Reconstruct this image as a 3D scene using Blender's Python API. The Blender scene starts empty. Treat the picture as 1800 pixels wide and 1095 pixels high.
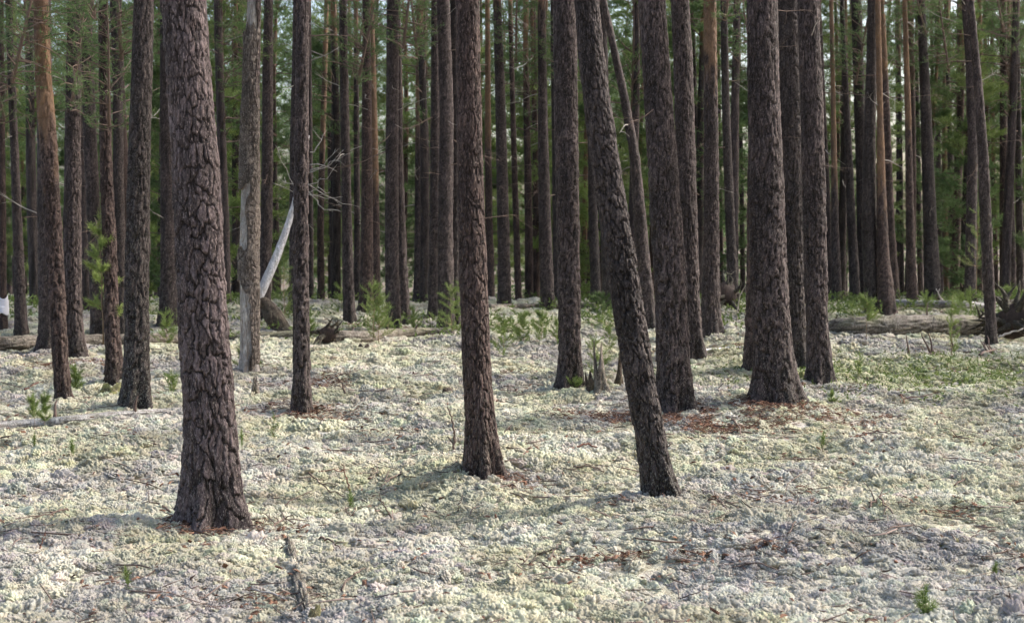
import bpy, math, random
import numpy as np
from mathutils import Vector

# ------------------------------------------------------------------ camera, sky, sun, exposure
SC = bpy.context.scene
COL = SC.collection
F, CX, CY, HOR = 2500.0, 900.0, 547.5, 400.0          # photograph pixels: focal length, centre, horizon row
CAMZ = 1.7
PITCH = math.atan((CY - HOR) / F)
cam_d = bpy.data.cameras.new('camera')
cam_d.sensor_width = 36.0
cam_d.lens = 50.0
cam_d.clip_start = 0.1
cam_d.clip_end = 2000.0
cam_d.dof.use_dof = True
cam_d.dof.focus_distance = 10.5
cam_d.dof.aperture_fstop = 5.0
cam = bpy.data.objects.new('camera', cam_d)
cam.location = (0, 0, CAMZ)
cam.rotation_euler = (math.pi / 2 - PITCH, 0, 0)
COL.objects.link(cam)
SC.camera = cam

SUN_AZ, SUN_EL = math.radians(73), math.radians(41)     # clockwise from the view direction
world = bpy.data.worlds.new('World')
SC.world = world
world.use_nodes = True
wn = world.node_tree.nodes
wl = world.node_tree.links
wn.clear()
w_out = wn.new('ShaderNodeOutputWorld')
w_bg = wn.new('ShaderNodeBackground')
w_sky = wn.new('ShaderNodeTexSky')
w_sky.sky_type = 'NISHITA'
w_sky.sun_disc = False
w_sky.sun_elevation = SUN_EL
w_sky.sun_rotation = SUN_AZ
w_sky.air_density = 1.0
w_sky.dust_density = 4.5
w_sky.ozone_density = 1.0
w_bg.inputs['Strength'].default_value = 0.15
wl.new(w_sky.outputs[0], w_bg.inputs['Color'])
wl.new(w_bg.outputs[0], w_out.inputs['Surface'])

sun_d = bpy.data.lights.new('sun', 'SUN')
sun_d.energy = 2.4
sun_d.angle = math.radians(8)
sun_d.color = (1.0, 0.97, 0.93)
sun = bpy.data.objects.new('sun', sun_d)
COL.objects.link(sun)
to_sun = Vector((math.sin(SUN_AZ) * math.cos(SUN_EL), math.cos(SUN_AZ) * math.cos(SUN_EL), math.sin(SUN_EL)))
sun.rotation_euler = to_sun.to_track_quat('Z', 'Y').to_euler()

SC.render.engine = 'CYCLES'
SC.view_settings.view_transform = 'Standard'
SC.view_settings.look = 'None'
SC.view_settings.exposure = 1.16
SC.view_settings.gamma = 1.0
SC.cycles.max_bounces = 6
SC.cycles.diffuse_bounces = 3
SC.cycles.adaptive_threshold = 0.045
SC.cycles.adaptive_min_samples = 24
SC.cycles.transmission_bounces = 4
SC.cycles.caustics_reflective = False
SC.cycles.caustics_refractive = False

rng = np.random.default_rng(7)
random.seed(7)
PI = math.pi

# ------------------------------------------------------------------ noise and projection helpers
def fr(a):
    return a - np.floor(a)

def hsh(i, j, s):
    return fr(np.sin(i * 127.1 + j * 311.7 + s * 74.7) * 43758.5453)

def vnoise(x, y, s=0.0, per=None):
    ix, iy = np.floor(x), np.floor(y)
    fx, fy = x - ix, y - iy
    fx = fx * fx * (3 - 2 * fx)
    fy = fy * fy * (3 - 2 * fy)
    def m(a):
        return np.mod(a, per) if per else a
    a = hsh(m(ix), iy, s); b = hsh(m(ix + 1), iy, s)
    c = hsh(m(ix), iy + 1, s); d = hsh(m(ix + 1), iy + 1, s)
    return (a * (1 - fx) + b * fx) * (1 - fy) + (c * (1 - fx) + d * fx) * fy

def fbm(x, y, s=0.0, o=3):
    t, amp, tot = 0, 1.0, 0
    for k in range(o):
        t = t + amp * vnoise(x * 2 ** k, y * 2 ** k, s + k * 3.1)
        tot += amp
        amp *= 0.5
    return t / tot

def sstep(a, b, x):
    t = np.clip((x - a) / (b - a), 0, 1)
    return t * t * (3 - 2 * t)

def voro(u, v, per, s):
    iu, iv = np.floor(u), np.floor(v)
    f1 = np.full(u.shape, 9.0); f2 = np.full(u.shape, 9.0)
    cid = np.zeros(u.shape); dy1 = np.zeros(u.shape)
    for di in (-1, 0, 1):
        for dj in (-1, 0, 1):
            cx, cy = iu + di, iv + dj
            cm = np.mod(cx, per)
            dx = cx + 0.1 + 0.8 * hsh(cm, cy, s) - u
            dy = cy + 0.1 + 0.8 * hsh(cm, cy, s + 1.7) - v
            d = dx * dx + dy * dy
            near = d < f1
            f2 = np.where(near, f1, np.minimum(f2, d))
            cid = np.where(near, hsh(cm, cy, s + 5.3), cid)
            dy1 = np.where(near, dy, dy1)
            f1 = np.where(near, d, f1)
    return np.sqrt(f1), np.sqrt(f2), cid, dy1

cp, sp = math.cos(PITCH), math.sin(PITCH)
def ray(px, py):
    xr, yu = (px - CX) / F, (CY - py) / F
    return xr, cp + yu * sp, -sp + yu * cp

def at(px, py, Y):
    x, y, z = ray(px, py)
    t = Y / y
    return np.array((x * t, Y, CAMZ + z * t))

MOUNDS = []          # (x, y, height, radius)
def gz(x, y):
    x = np.asarray(x, float); y = np.asarray(y, float)
    z = -0.058 * 2.5 * np.logaddexp(0, (y - 33.5) / 2.5)
    z = z + 0.16 * (fbm(x / 6.5 + 11.3, y / 6.5 + 3.7, 2.0, 2) - 0.5)
    z = z + 0.24 * (fbm(x / 1.25 + 5.3, y / 1.25 + 9.7, 4.0, 2) - 0.5)
    z = z + 0.075 * (vnoise(x / 0.38 + 5.3, y / 0.38 + 9.7, 8.0) - 0.5) * (np.abs(y) < 60)
    for mx, my, mh, mr in MOUNDS:
        z = z + mh * np.exp(-((x - mx) ** 2 + (y - my) ** 2) / (mr * mr))
    return z

YS = np.concatenate([np.arange(3.5, 37, 0.02)])
def gp(px, py, lift=0.0):
    """the ground point seen at a photograph pixel"""
    x, y, z = ray(px, py)
    t = YS / y
    h = CAMZ + z * t - gz(x * t, YS)
    k = np.argmax(h <= 0) if (h <= 0).any() else len(YS) - 1
    Y = YS[k]
    X = x * Y / y
    return np.array((X, Y, float(gz(X, Y)) + lift))

# ------------------------------------------------------------------ object helpers
def link(o, parent=None):
    COL.objects.link(o)
    if parent is not None:
        o.parent = parent
    return o

def tag(o, label=None, cat=None, group=None, kind=None):
    if label: o['label'] = label
    if cat: o['category'] = cat
    if group: o['group'] = group
    if kind: o['kind'] = kind
    return o

def empty(name, loc, label=None, cat=None, group=None):
    o = bpy.data.objects.new(name, None)
    o.empty_display_size = 0.2
    o.location = [float(c) for c in loc]
    link(o)
    return tag(o, label, cat, group)

def mesh(name, verts, faces, mat, attrs=None, smooth=True):
    """faces: array (n,3) or (n,4); or list of such arrays"""
    me = bpy.data.meshes.new(name)
    verts = np.ascontiguousarray(verts, dtype=np.float32)
    fl = faces if isinstance(faces, list) else [faces]
    fl = [np.asarray(f, dtype=np.int32) for f in fl if len(f)]
    me.vertices.add(len(verts))
    me.vertices.foreach_set('co', verts.ravel())
    loops = np.concatenate([f.ravel() for f in fl])
    tot = np.concatenate([np.full(len(f), f.shape[1], np.int32) for f in fl])
    start = np.concatenate([[0], np.cumsum(tot)[:-1]]).astype(np.int32)
    me.loops.add(len(loops))
    me.loops.foreach_set('vertex_index', loops)
    me.polygons.add(len(tot))
    me.polygons.foreach_set('loop_start', start)
    me.polygons.foreach_set('loop_total', tot)
    me.polygons.foreach_set('use_smooth', np.full(len(tot), smooth, dtype=bool))
    for k, a in (attrs or {}).items():
        a = np.asarray(a, dtype=np.float32)
        if a.ndim == 1:
            at_ = me.attributes.new(k, 'FLOAT', 'POINT'); at_.data.foreach_set('value', a)
        elif a.shape[1] == 4:
            at_ = me.attributes.new(k, 'FLOAT_COLOR', 'POINT'); at_.data.foreach_set('color', a.ravel())
        else:
            at_ = me.attributes.new(k, 'FLOAT_VECTOR', 'POINT'); at_.data.foreach_set('vector', a.ravel())
    me.update(calc_edges=True)
    if mat is not None:
        me.materials.append(mat)
    return me

def obj(name, me, parent=None, loc=(0, 0, 0), rot=None, scale=None):
    o = bpy.data.objects.new(name, me)
    o.location = [float(c) for c in loc]
    if rot is not None: o.rotation_euler = rot
    if scale is not None: o.scale = scale if hasattr(scale, '__len__') else (scale,) * 3
    return link(o, parent)

# ------------------------------------------------------------------ materials
def mat_new(name):
    m = bpy.data.materials.new(name)
    m.use_nodes = True
    nt = m.node_tree
    b = nt.nodes['Principled BSDF']
    b.inputs['Specular IOR Level'].default_value = 0.2
    return m, nt, nt.nodes, nt.links, b

def n_mix(nt, fac, a, b, mode='MIX'):
    n = nt.nodes.new('ShaderNodeMix')
    n.data_type = 'RGBA'
    n.blend_type = mode
    for sock, v in ((n.inputs[0], fac), (n.inputs[6], a), (n.inputs[7], b)):
        if isinstance(v, bpy.types.NodeSocket): nt.links.new(v, sock)
        elif isinstance(v, (int, float)): sock.default_value = v
        else: sock.default_value = (*v, 1)
    return n.outputs[2]

def n_noise(nt, scale, detail=3, rough=0.55, vec=None, dist=0.0):
    n = nt.nodes.new('ShaderNodeTexNoise')
    n.inputs['Scale'].default_value = scale
    n.inputs['Detail'].default_value = detail
    n.inputs['Roughness'].default_value = rough
    n.inputs['Distortion'].default_value = dist
    if vec is not None: nt.links.new(vec, n.inputs['Vector'])
    return n.outputs[0]

def n_map(nt, v, a, b, c=0.0, d=1.0):
    n = nt.nodes.new('ShaderNodeMapRange')
    n.inputs[1].default_value = a; n.inputs[2].default_value = b
    n.inputs[3].default_value = c; n.inputs[4].default_value = d
    nt.links.new(v, n.inputs[0])
    return n.outputs[0]

def n_math(nt, op, a, b):
    n = nt.nodes.new('ShaderNodeMath'); n.operation = op
    for s, v in ((n.inputs[0], a), (n.inputs[1], b)):
        if isinstance(v, bpy.types.NodeSocket): nt.links.new(v, s)
        else: s.default_value = v
    return n.outputs[0]

def n_attr(nt, name, typ='GEOMETRY'):
    n = nt.nodes.new('ShaderNodeAttribute')
    n.attribute_name = name
    n.attribute_type = typ
    return n

def n_bump(nt, h, strength, dist):
    n = nt.nodes.new('ShaderNodeBump')
    n.inputs['Strength'].default_value = strength
    n.inputs['Distance'].default_value = dist
    nt.links.new(h, n.inputs['Height'])
    return n.outputs[0]

def n_pos(nt, sx=1, sy=1, sz=1, obj_space=True):
    t = nt.nodes.new('ShaderNodeTexCoord')
    m = nt.nodes.new('ShaderNodeMapping')
    m.inputs['Scale'].default_value = (sx, sy, sz)
    nt.links.new(t.outputs['Object'], m.inputs['Vector'])
    return m.outputs[0]

def make_bark(name, plate_a, plate_b, furrow, orange, lichen):
    m, nt, N, L, b = mat_new(name)
    a = n_attr(nt, 'bk')
    sep = N.new('ShaderNodeSeparateColor'); L.new(a.outputs['Color'], sep.inputs[0])
    p = n_pos(nt, 1, 1, 0.35)
    n1 = n_noise(nt, 38, 4, 0.65, p)
    n2 = n_noise(nt, 140, 3, 0.6, p)
    n3 = n_noise(nt, 3.2, 4, 0.65, p)
    n4 = n_noise(nt, 26, 4, 0.6, n_pos(nt, 1, 1, 0.16))
    pl = n_mix(nt, sep.outputs[1], plate_a, plate_b)
    pl = n_mix(nt, n_map(nt, n1, 0.48, 0.66, 0, 0.75), pl, tuple(c * 1.55 for c in plate_b))
    pl = n_mix(nt, n_map(nt, n4, 0.50, 0.68, 0, 0.8), pl, tuple(c * 0.45 for c in plate_a))
    pl = n_mix(nt, n_map(nt, n3, 0.47, 0.62, 0, 0.75), pl, tuple(c * 0.45 for c in plate_a))
    pl = n_mix(nt, n_map(nt, n2, 0.55, 0.66, 0, 0.65), pl, tuple(min(0.5, c * 2.1) for c in plate_b))  # light specks: lichen, and flake glints painted into the colour
    n5 = n_noise(nt, 80, 3, 0.6, n_pos(nt, 1, 1, 0.25))
    pl = n_mix(nt, n_map(nt, n5, 0.54, 0.64, 0, 0.8), pl, tuple(c * 0.4 for c in plate_a))
    c = n_mix(nt, sep.outputs[0], furrow, pl)
    oc = n_mix(nt, n_map(nt, n1, 0.3, 0.7, 0, 1), tuple(x * 0.6 for x in orange), orange)
    c = n_mix(nt, n_math(nt, 'MULTIPLY', sep.outputs[2], n_map(nt, n3, 0.35, 0.6, 0.25, 0.95)), c, oc)
    lm = n_math(nt, 'MULTIPLY', a.outputs['Alpha'], n_map(nt, n2, 0.52, 0.66, 0, 0.75))
    c = n_mix(nt, lm, c, lichen)
    L.new(c, b.inputs['Base Color'])
    b.inputs['Roughness'].default_value = 0.7
    b.inputs['Specular IOR Level'].default_value = 0.22
    hb = n_math(nt, 'ADD', n_math(nt, 'MULTIPLY', n1, 0.7), n_math(nt, 'MULTIPLY', n2, 0.4))
    L.new(n_bump(nt, hb, 1.0, 0.016), b.inputs['Normal'])
    return m

M_BARK = make_bark('pine_bark', (0.034, 0.024, 0.0215), (0.097, 0.072, 0.069), (0.012, 0.008, 0.0065), (0.27, 0.165, 0.10), (0.33, 0.35, 0.27))
M_BARK_PLATE = make_bark('pine_bark_plated', (0.048, 0.034, 0.031), (0.150, 0.112, 0.110), (0.013, 0.008, 0.0065), (0.27, 0.165, 0.10), (0.33, 0.35, 0.27))
M_BARK_RED = make_bark('pine_bark_reddish', (0.041, 0.025, 0.021), (0.105, 0.070, 0.061), (0.014, 0.0085, 0.007), (0.27, 0.16, 0.09), (0.31, 0.33, 0.26))
M_BARK_DARK = make_bark('pine_bark_dark', (0.028, 0.021, 0.019), (0.078, 0.060, 0.056), (0.012, 0.008, 0.007), (0.30, 0.17, 0.09), (0.34, 0.36, 0.29))
M_LOG = make_bark('weathered_log', (0.11, 0.085, 0.07), (0.24, 0.205, 0.175), (0.045, 0.032, 0.024), (0.32, 0.31, 0.16), (0.36, 0.39, 0.27))
M_LOG_PALE = make_bark('bleached_log', (0.27, 0.255, 0.245), (0.45, 0.43, 0.42), (0.10, 0.08, 0.07), (0.32, 0.31, 0.16), (0.50, 0.52, 0.42))
M_BIRCH = make_bark('white_dead_wood', (0.72, 0.70, 0.72), (0.82, 0.80, 0.82), (0.52, 0.49, 0.49), (0.2, 0.15, 0.12), (0.25, 0.23, 0.22))
M_SNAG = make_bark('bare_grey_wood', (0.36, 0.325, 0.295), (0.48, 0.44, 0.40), (0.22, 0.17, 0.135), (0.42, 0.25, 0.13), (0.5, 0.5, 0.46))
M_ROT = make_bark('rotten_wood', (0.055, 0.038, 0.03), (0.10, 0.068, 0.053), (0.03, 0.02, 0.016), (0.22, 0.2, 0.08), (0.3, 0.3, 0.2))

def make_simple(name, ca, cb, scale=60, rough=0.9, bump=0.4):
    m, nt, N, L, b = mat_new(name)
    n1 = n_noise(nt, scale, 4, 0.6, n_pos(nt))
    c = n_mix(nt, n_map(nt, n1, 0.3, 0.7), ca, cb)
    L.new(c, b.inputs['Base Color'])
    b.inputs['Roughness'].default_value = rough
    if bump: L.new(n_bump(nt, n1, bump, 0.01), b.inputs['Normal'])
    return m

M_TWIG = make_simple('dead_twig', (0.10, 0.065, 0.05), (0.20, 0.15, 0.125))
M_TWIG_PALE = make_simple('bleached_twig', (0.26, 0.23, 0.20), (0.42, 0.39, 0.36))
M_TWIG_RED = make_simple('reddish_twig', (0.13, 0.06, 0.045), (0.22, 0.12, 0.09))
M_STEM = make_simple('sapling_stem', (0.22, 0.15, 0.10), (0.34, 0.24, 0.16))
M_WRAP = make_simple('white_plastic', (0.78, 0.76, 0.82), (0.84, 0.82, 0.87), 14, 0.5, 0.15)

def make_needles(name, ca, cb, trans):
    m, nt, N, L, b = mat_new(name)
    a = n_attr(nt, 'tint')
    oi = N.new('ShaderNodeObjectInfo')
    c = n_mix(nt, a.outputs['Fac'], ca, cb)
    c = n_mix(nt, n_map(nt, oi.outputs['Random'], 0, 1, 0, 0.35), c, tuple(x * 0.55 for x in cb))
    L.new(c, b.inputs['Base Color'])
    b.inputs['Roughness'].default_value = 0.6
    tr = N.new('ShaderNodeBsdfTranslucent')
    L.new(n_mix(nt, 0.0, c, c), tr.inputs['Color'])
    mx = N.new('ShaderNodeMixShader'); mx.inputs[0].default_value = trans
    L.new(b.outputs[0], mx.inputs[1]); L.new(tr.outputs[0], mx.inputs[2])
    L.new(mx.outputs[0], N['Material Output'].inputs['Surface'])
    return m

M_NEEDLE = make_needles('pine_needles', (0.065, 0.115, 0.042), (0.17, 0.24, 0.095), 0.42)
M_NEEDLE_YOUNG = make_needles('young_needles', (0.12, 0.18, 0.045), (0.25, 0.32, 0.11), 0.4)
M_SHOOT = make_needles('fresh_shoots', (0.22, 0.30, 0.08), (0.42, 0.50, 0.17), 0.4)
M_LEAF = make_needles('ground_leaves', (0.09, 0.14, 0.035), (0.20, 0.26, 0.08), 0.3)
M_SPRUCE = make_needles('far_needles', (0.08, 0.14, 0.055), (0.19, 0.27, 0.11), 0.4)

def make_lichen():
    m, nt, N, L, b = mat_new('reindeer_lichen')
    a = n_attr(nt, 'tcol', 'INSTANCER')
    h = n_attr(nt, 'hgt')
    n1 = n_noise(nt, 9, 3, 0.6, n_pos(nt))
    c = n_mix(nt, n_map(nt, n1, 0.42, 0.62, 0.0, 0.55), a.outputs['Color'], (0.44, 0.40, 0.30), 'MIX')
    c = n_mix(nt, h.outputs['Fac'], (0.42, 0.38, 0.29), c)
    L.new(c, b.inputs['Base Color'])
    b.inputs['Roughness'].default_value = 1.0
    b.inputs['Specular IOR Level'].default_value = 0.0
    tr = N.new('ShaderNodeBsdfTranslucent'); L.new(c, tr.inputs['Color'])
    mx = N.new('ShaderNodeMixShader'); mx.inputs[0].default_value = 0.35
    L.new(b.outputs[0], mx.inputs[1]); L.new(tr.outputs[0], mx.inputs[2])
    L.new(mx.outputs[0], N['Material Output'].inputs['Surface'])
    return m
M_LICHEN = make_lichen()

def make_ground():
    m, nt, N, L, b = mat_new('forest_floor')
    p = n_pos(nt)
    n1 = n_noise(nt, 3.0, 4, 0.65, p)
    n2 = n_noise(nt, 22.0, 4, 0.7, p)
    n3 = n_noise(nt, 90.0, 3, 0.6, p)
    c = n_mix(nt, n_map(nt, n2, 0.38, 0.62), (0.30, 0.27, 0.20), (0.58, 0.555, 0.42))
    c = n_mix(nt, n_map(nt, n1, 0.5, 0.62, 0, 0.7), c, (0.46, 0.43, 0.41))
    c = n_mix(nt, n_map(nt, n3, 0.56, 0.66, 0, 0.7), c, (0.13, 0.085, 0.06))
    at_ = n_attr(nt, 'bare')
    c = n_mix(nt, n_math(nt, 'MULTIPLY', at_.outputs['Fac'], n_map(nt, n2, 0.35, 0.6, 0.4, 1)), c, (0.085, 0.055, 0.038))
    L.new(c, b.inputs['Base Color'])
    b.inputs['Roughness'].default_value = 1.0
    L.new(n_bump(nt, n2, 0.8, 0.04), b.inputs['Normal'])
    return m
M_GROUND = make_ground()

def make_litter(name, ca, cb):
    m, nt, N, L, b = mat_new(name)
    a = n_attr(nt, 'tint')
    L.new(n_mix(nt, a.outputs['Fac'], ca, cb), b.inputs['Base Color'])
    b.inputs['Roughness'].default_value = 0.9
    return m
M_LITTER = make_litter('needle_litter', (0.08, 0.042, 0.03), (0.25, 0.14, 0.09))
M_STICKS = make_litter('stick_litter', (0.07, 0.045, 0.035), (0.25, 0.19, 0.16))

# ------------------------------------------------------------------ bark-covered tubes
def interp_path(v, vs, P):
    out = np.stack([np.interp(v, vs, P[:, k]) for k in range(P.shape[1])], 1)
    return out

def smooth_rows(A, n):
    for _ in range(n):
        B = A.copy()
        B[1:-1] = 0.25 * A[:-2] + 0.5 * A[1:-1] + 0.25 * A[2:]
        A = B
    return A

def bark_tube(P, R, nu, cw, ch, depth, seed, upright=True, flare=None, z_or=None, lich=0.3, lich_h=2.0, caps=False, knob=0.0, tear=0.0):
    """P: (n,3) centreline rows, R: (n,) radii. Returns verts, [quads, tris], attr"""
    n = len(P)
    seg = np.linalg.norm(np.diff(P, axis=0), axis=1)
    s = np.concatenate([[0], np.cumsum(seg)])
    th = np.linspace(0, 2 * PI, nu, endpoint=False)
    T, S = np.meshgrid(th, s)
    Rm = float(np.median(R))
    per = max(5, int(round(2 * PI * Rm / cw)))
    U = T / (2 * PI) * per
    if upright:
        chs = ch * (1 + 1.1 * np.exp(-s / 0.5))
    else:
        chs = np.full(n, ch)
    V = np.concatenate([[0], np.cumsum(seg / (0.5 * (chs[1:] + chs[:-1])))])
    Vv = np.repeat(V[:, None], nu, 1)
    # warp made from sines so that the seam closes
    wu = 0.16 * np.sin(2 * PI * (Vv * 0.37 + hsh(seed, 1, 2)) + 2 * T) + 0.12 * np.sin(2 * PI * Vv * 0.83 + 3 * T + seed)
    wu = wu + 0.35 * (vnoise(U * 2, Vv * 3, seed + 21, per * 2) - 0.5) + 0.2 * (vnoise(U * 5, Vv * 6, seed + 22, per * 5) - 0.5)
    wv = 0.25 * np.sin(5 * T + Vv * 2.1 + seed) + 0.5 * (vnoise(U * 3, Vv * 3, seed + 23, per * 3) - 0.5)
    f1, f2, cid, dy = voro(U + wu, Vv + wv, per, seed)
    edge = f2 - f1
    plate = sstep(0.015, 0.17, edge)
    g1, g2, cid2, dy2 = voro(U * 2 + 2 * wu, Vv * 1.7 + 1.5 * wv, per * 2, seed + 9)
    small = sstep(0.02, 0.14, g2 - g1)
    lay = vnoise(U * 1.5, Vv * 1.1, seed + 12, int(per * 1.5)) if per % 2 == 0 else vnoise(U * 2, Vv * 1.1, seed + 12, per * 2)
    lay = 0.65 * lay + 0.35 * vnoise(U * 4, Vv * 3, seed + 13, per * 4)
    l5 = lay * 5
    terr = (np.floor(l5) + sstep(0.78, 1.0, l5 - np.floor(l5))) / 5
    dep0 = depth
    if upright: depth = depth * (1 - 0.45 * sstep(1.2, 3.2, S))
    d = depth * (plate - 1) + depth * 0.4 * (cid - 0.5) + depth * 0.38 * np.clip(dy, -0.6, 0.6) * plate
    d += depth * 0.75 * (terr - 0.5) + depth * 0.22 * (small - 0.5) + depth * 0.15 * np.clip(dy2, -0.5, 0.5)
    d += depth * 0.25 * (vnoise(U * 7, Vv * 9, seed + 3, per * 7) - 0.5)
    cid = np.clip(0.5 * cid + 0.9 * (terr - 0.25), 0, 1)
    rr = R[:, None] + d * np.minimum(1, R[:, None] / (0.6 * Rm))
    rr = rr * (1 + 0.03 * np.sin(2 * T + seed) + 0.02 * np.sin(3 * T + 1.3 * seed + S))
    if knob:
        rr = rr * (1 + knob * (vnoise(T / (2 * PI) * 5, S * 5, seed + 4, 5) - 0.5))
    if flare is not None:
        fa, fh, k = flare
        lob = 0.5 + 0.5 * np.sin(k * T + seed * 1.9) * 0.9 + 0.25 * np.sin((k + 2) * T + seed)
        rr = rr + R[:, None] * fa * np.exp(-np.maximum(S - 0.12, 0) / fh) * np.clip(lob, 0.08, 1.3)
    if tear:
        rr = rr * 1.0
    if upright:
        A = np.tile(np.array([1.0, 0, 0]), (n, 1)); B = np.tile(np.array([0, 1.0, 0]), (n, 1))
    else:
        t = np.gradient(P, axis=0); t /= np.linalg.norm(t, axis=1)[:, None]
        A = np.cross(t, np.array([0, 0, 1.0])); A /= np.linalg.norm(A, axis=1)[:, None] + 1e-9
        B = np.cross(A, t)
    X = P[:, None, :] + rr[..., None] * (np.cos(T)[..., None] * A[:, None, :] + np.sin(T)[..., None] * B[:, None, :])
    i = np.arange(n - 1)[:, None] * nu
    j = np.arange(nu)[None, :]
    j2 = (j + 1) % nu
    q = np.stack([i + j, i + j2, i + nu + j2, i + nu + j], -1).reshape(-1, 4)
    bk = np.zeros((n, nu, 4))
    bk[..., 0] = 0.08 + 0.92 * plate * (0.65 + 0.35 * small)
    bk[..., 1] = np.clip(0.65 * cid + 0.35 * cid2, 0, 1)
    if z_or is not None:
        bk[..., 2] = sstep(z_or - 0.4, z_or + 0.4, P[:, 2][:, None] + 0.5 * (vnoise(U, Vv, seed + 6, per) - 0.5) * 2) * (0.75 + 0.25 * cid)
    bk[..., 3] = lich * np.exp(-S / lich_h) if upright else lich
    verts = X.reshape(-1, 3)
    attr = bk.reshape(-1, 4)
    faces = [q]
    if caps:
        c0, c1 = len(verts), len(verts) + 1
        t0 = P[0] - P[1]; t0 = t0 / (np.linalg.norm(t0) + 1e-9)
        t1 = P[-1] - P[-2]; t1 = t1 / (np.linalg.norm(t1) + 1e-9)
        verts = np.concatenate([verts, [P[0] + t0 * R[0] * 0.15, P[-1] + t1 * R[-1] * 0.3]])
        attr = np.concatenate([attr, [[0.8, 0.9, 0, 0], [0.8, 0.9, 0, 0]]])
        a = np.arange(nu); b_ = (a + 1) % nu
        tri = np.concatenate([np.stack([np.full(nu, c0), b_, a], 1), np.stack([np.full(nu, c1), (n - 1) * nu + a, (n - 1) * nu + b_], 1)])
        faces.append(tri)
    return verts, faces, attr

def tube(P, R, sides=5):
    """plain thin tube for twigs"""
    P = np.asarray(P, float); R = np.asarray(R, float)
    n = len(P)
    t = np.gradient(P, axis=0); t /= np.linalg.norm(t, axis=1)[:, None] + 1e-9
    ref = np.array([0, 0, 1.0]) if abs(t[:, 2]).mean() < 0.8 else np.array([1.0, 0, 0])
    A = np.cross(t, ref); A /= np.linalg.norm(A, axis=1)[:, None] + 1e-9
    B = np.cross(A, t)
    th = np.linspace(0, 2 * PI, sides, endpoint=False)
    X = P[:, None] + R[:, None, None] * (np.cos(th)[None, :, None] * A[:, None] + np.sin(th)[None, :, None] * B[:, None])
    i = np.arange(n - 1)[:, None] * sides; j = np.arange(sides)[None]; j2 = (j + 1) % sides
    q = np.stack([i + j, i + j2, i + sides + j2, i + sides + j], -1).reshape(-1, 4)
    v = np.concatenate([X.reshape(-1, 3), [P[-1] + t[-1] * R[-1]], [P[0] - t[0] * R[0] * 0.3]])
    a = np.arange(sides); b = (a + 1) % sides
    tr = np.concatenate([np.stack([(n - 1) * sides + a, (n - 1) * sides + b, np.full(sides, n * sides)], 1),
                         np.stack([b, a, np.full(sides, n * sides + 1)], 1)])
    return v, q, tr

class Bag:
    """collects pieces of one part"""
    def __init__(s): s.v, s.q, s.t, s.a, s.n = [], [], [], [], 0
    def add(s, v, q=None, t=None, a=None):
        if q is not None and len(q): s.q.append(q + s.n)
        if t is not None and len(t): s.t.append(t + s.n)
        s.v.append(v); s.a.append(np.full(len(v), 0.5) if a is None else a); s.n += len(v)
    def tube(s, P, R, sides=5, a=None):
        v, q, t = tube(P, R, sides); s.add(v, q, t, None if a is None else np.full(len(v), a))
    def mesh(s, name, mat, smooth=True):
        f = []
        if s.q: f.append(np.concatenate(s.q))
        if s.t: f.append(np.concatenate(s.t))
        return mesh(name, np.concatenate(s.v), f, mat, {'tint': np.concatenate(s.a)}, smooth)

def wiggle(p0, d, length, n, amp, r, droop=0.0):
    d = np.asarray(d, float); d = d / np.linalg.norm(d)
    pts = [np.asarray(p0, float)]
    for k in range(n):
        d = d + r.normal(0, amp, 3) + np.array([0, 0, -droop])
        d = d / np.linalg.norm(d)
        pts.append(pts[-1] + d * length / n)
    return np.array(pts)

def needles(bag, pts, dirs, n, length, width, spread, r, tint):
    """n thin needles round each twig tip"""
    m = len(pts)
    pts = np.repeat(pts, n, 0); dirs = np.repeat(dirs, n, 0); tint = np.repeat(tint, n)
    d = dirs + r.normal(0, spread, (m * n, 3)); d /= np.linalg.norm(d, axis=1)[:, None]
    L = length * r.uniform(0.6, 1.15, m * n)[:, None]
    b = pts + dirs * (r.uniform(-0.9, 0.5, m * n)[:, None] * length)
    sd = np.cross(d, r.normal(0, 1, (m * n, 3))); sd /= np.linalg.norm(sd, axis=1)[:, None] + 1e-9
    v = np.stack([b - sd * width / 2, b + sd * width / 2, b + d * L], 1).reshape(-1, 3)
    t = np.arange(m * n * 3).reshape(-1, 3)
    bag.add(v, None, t, np.repeat(np.clip(tint + r.normal(0, 0.12, m * n), 0, 1), 3))

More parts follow.
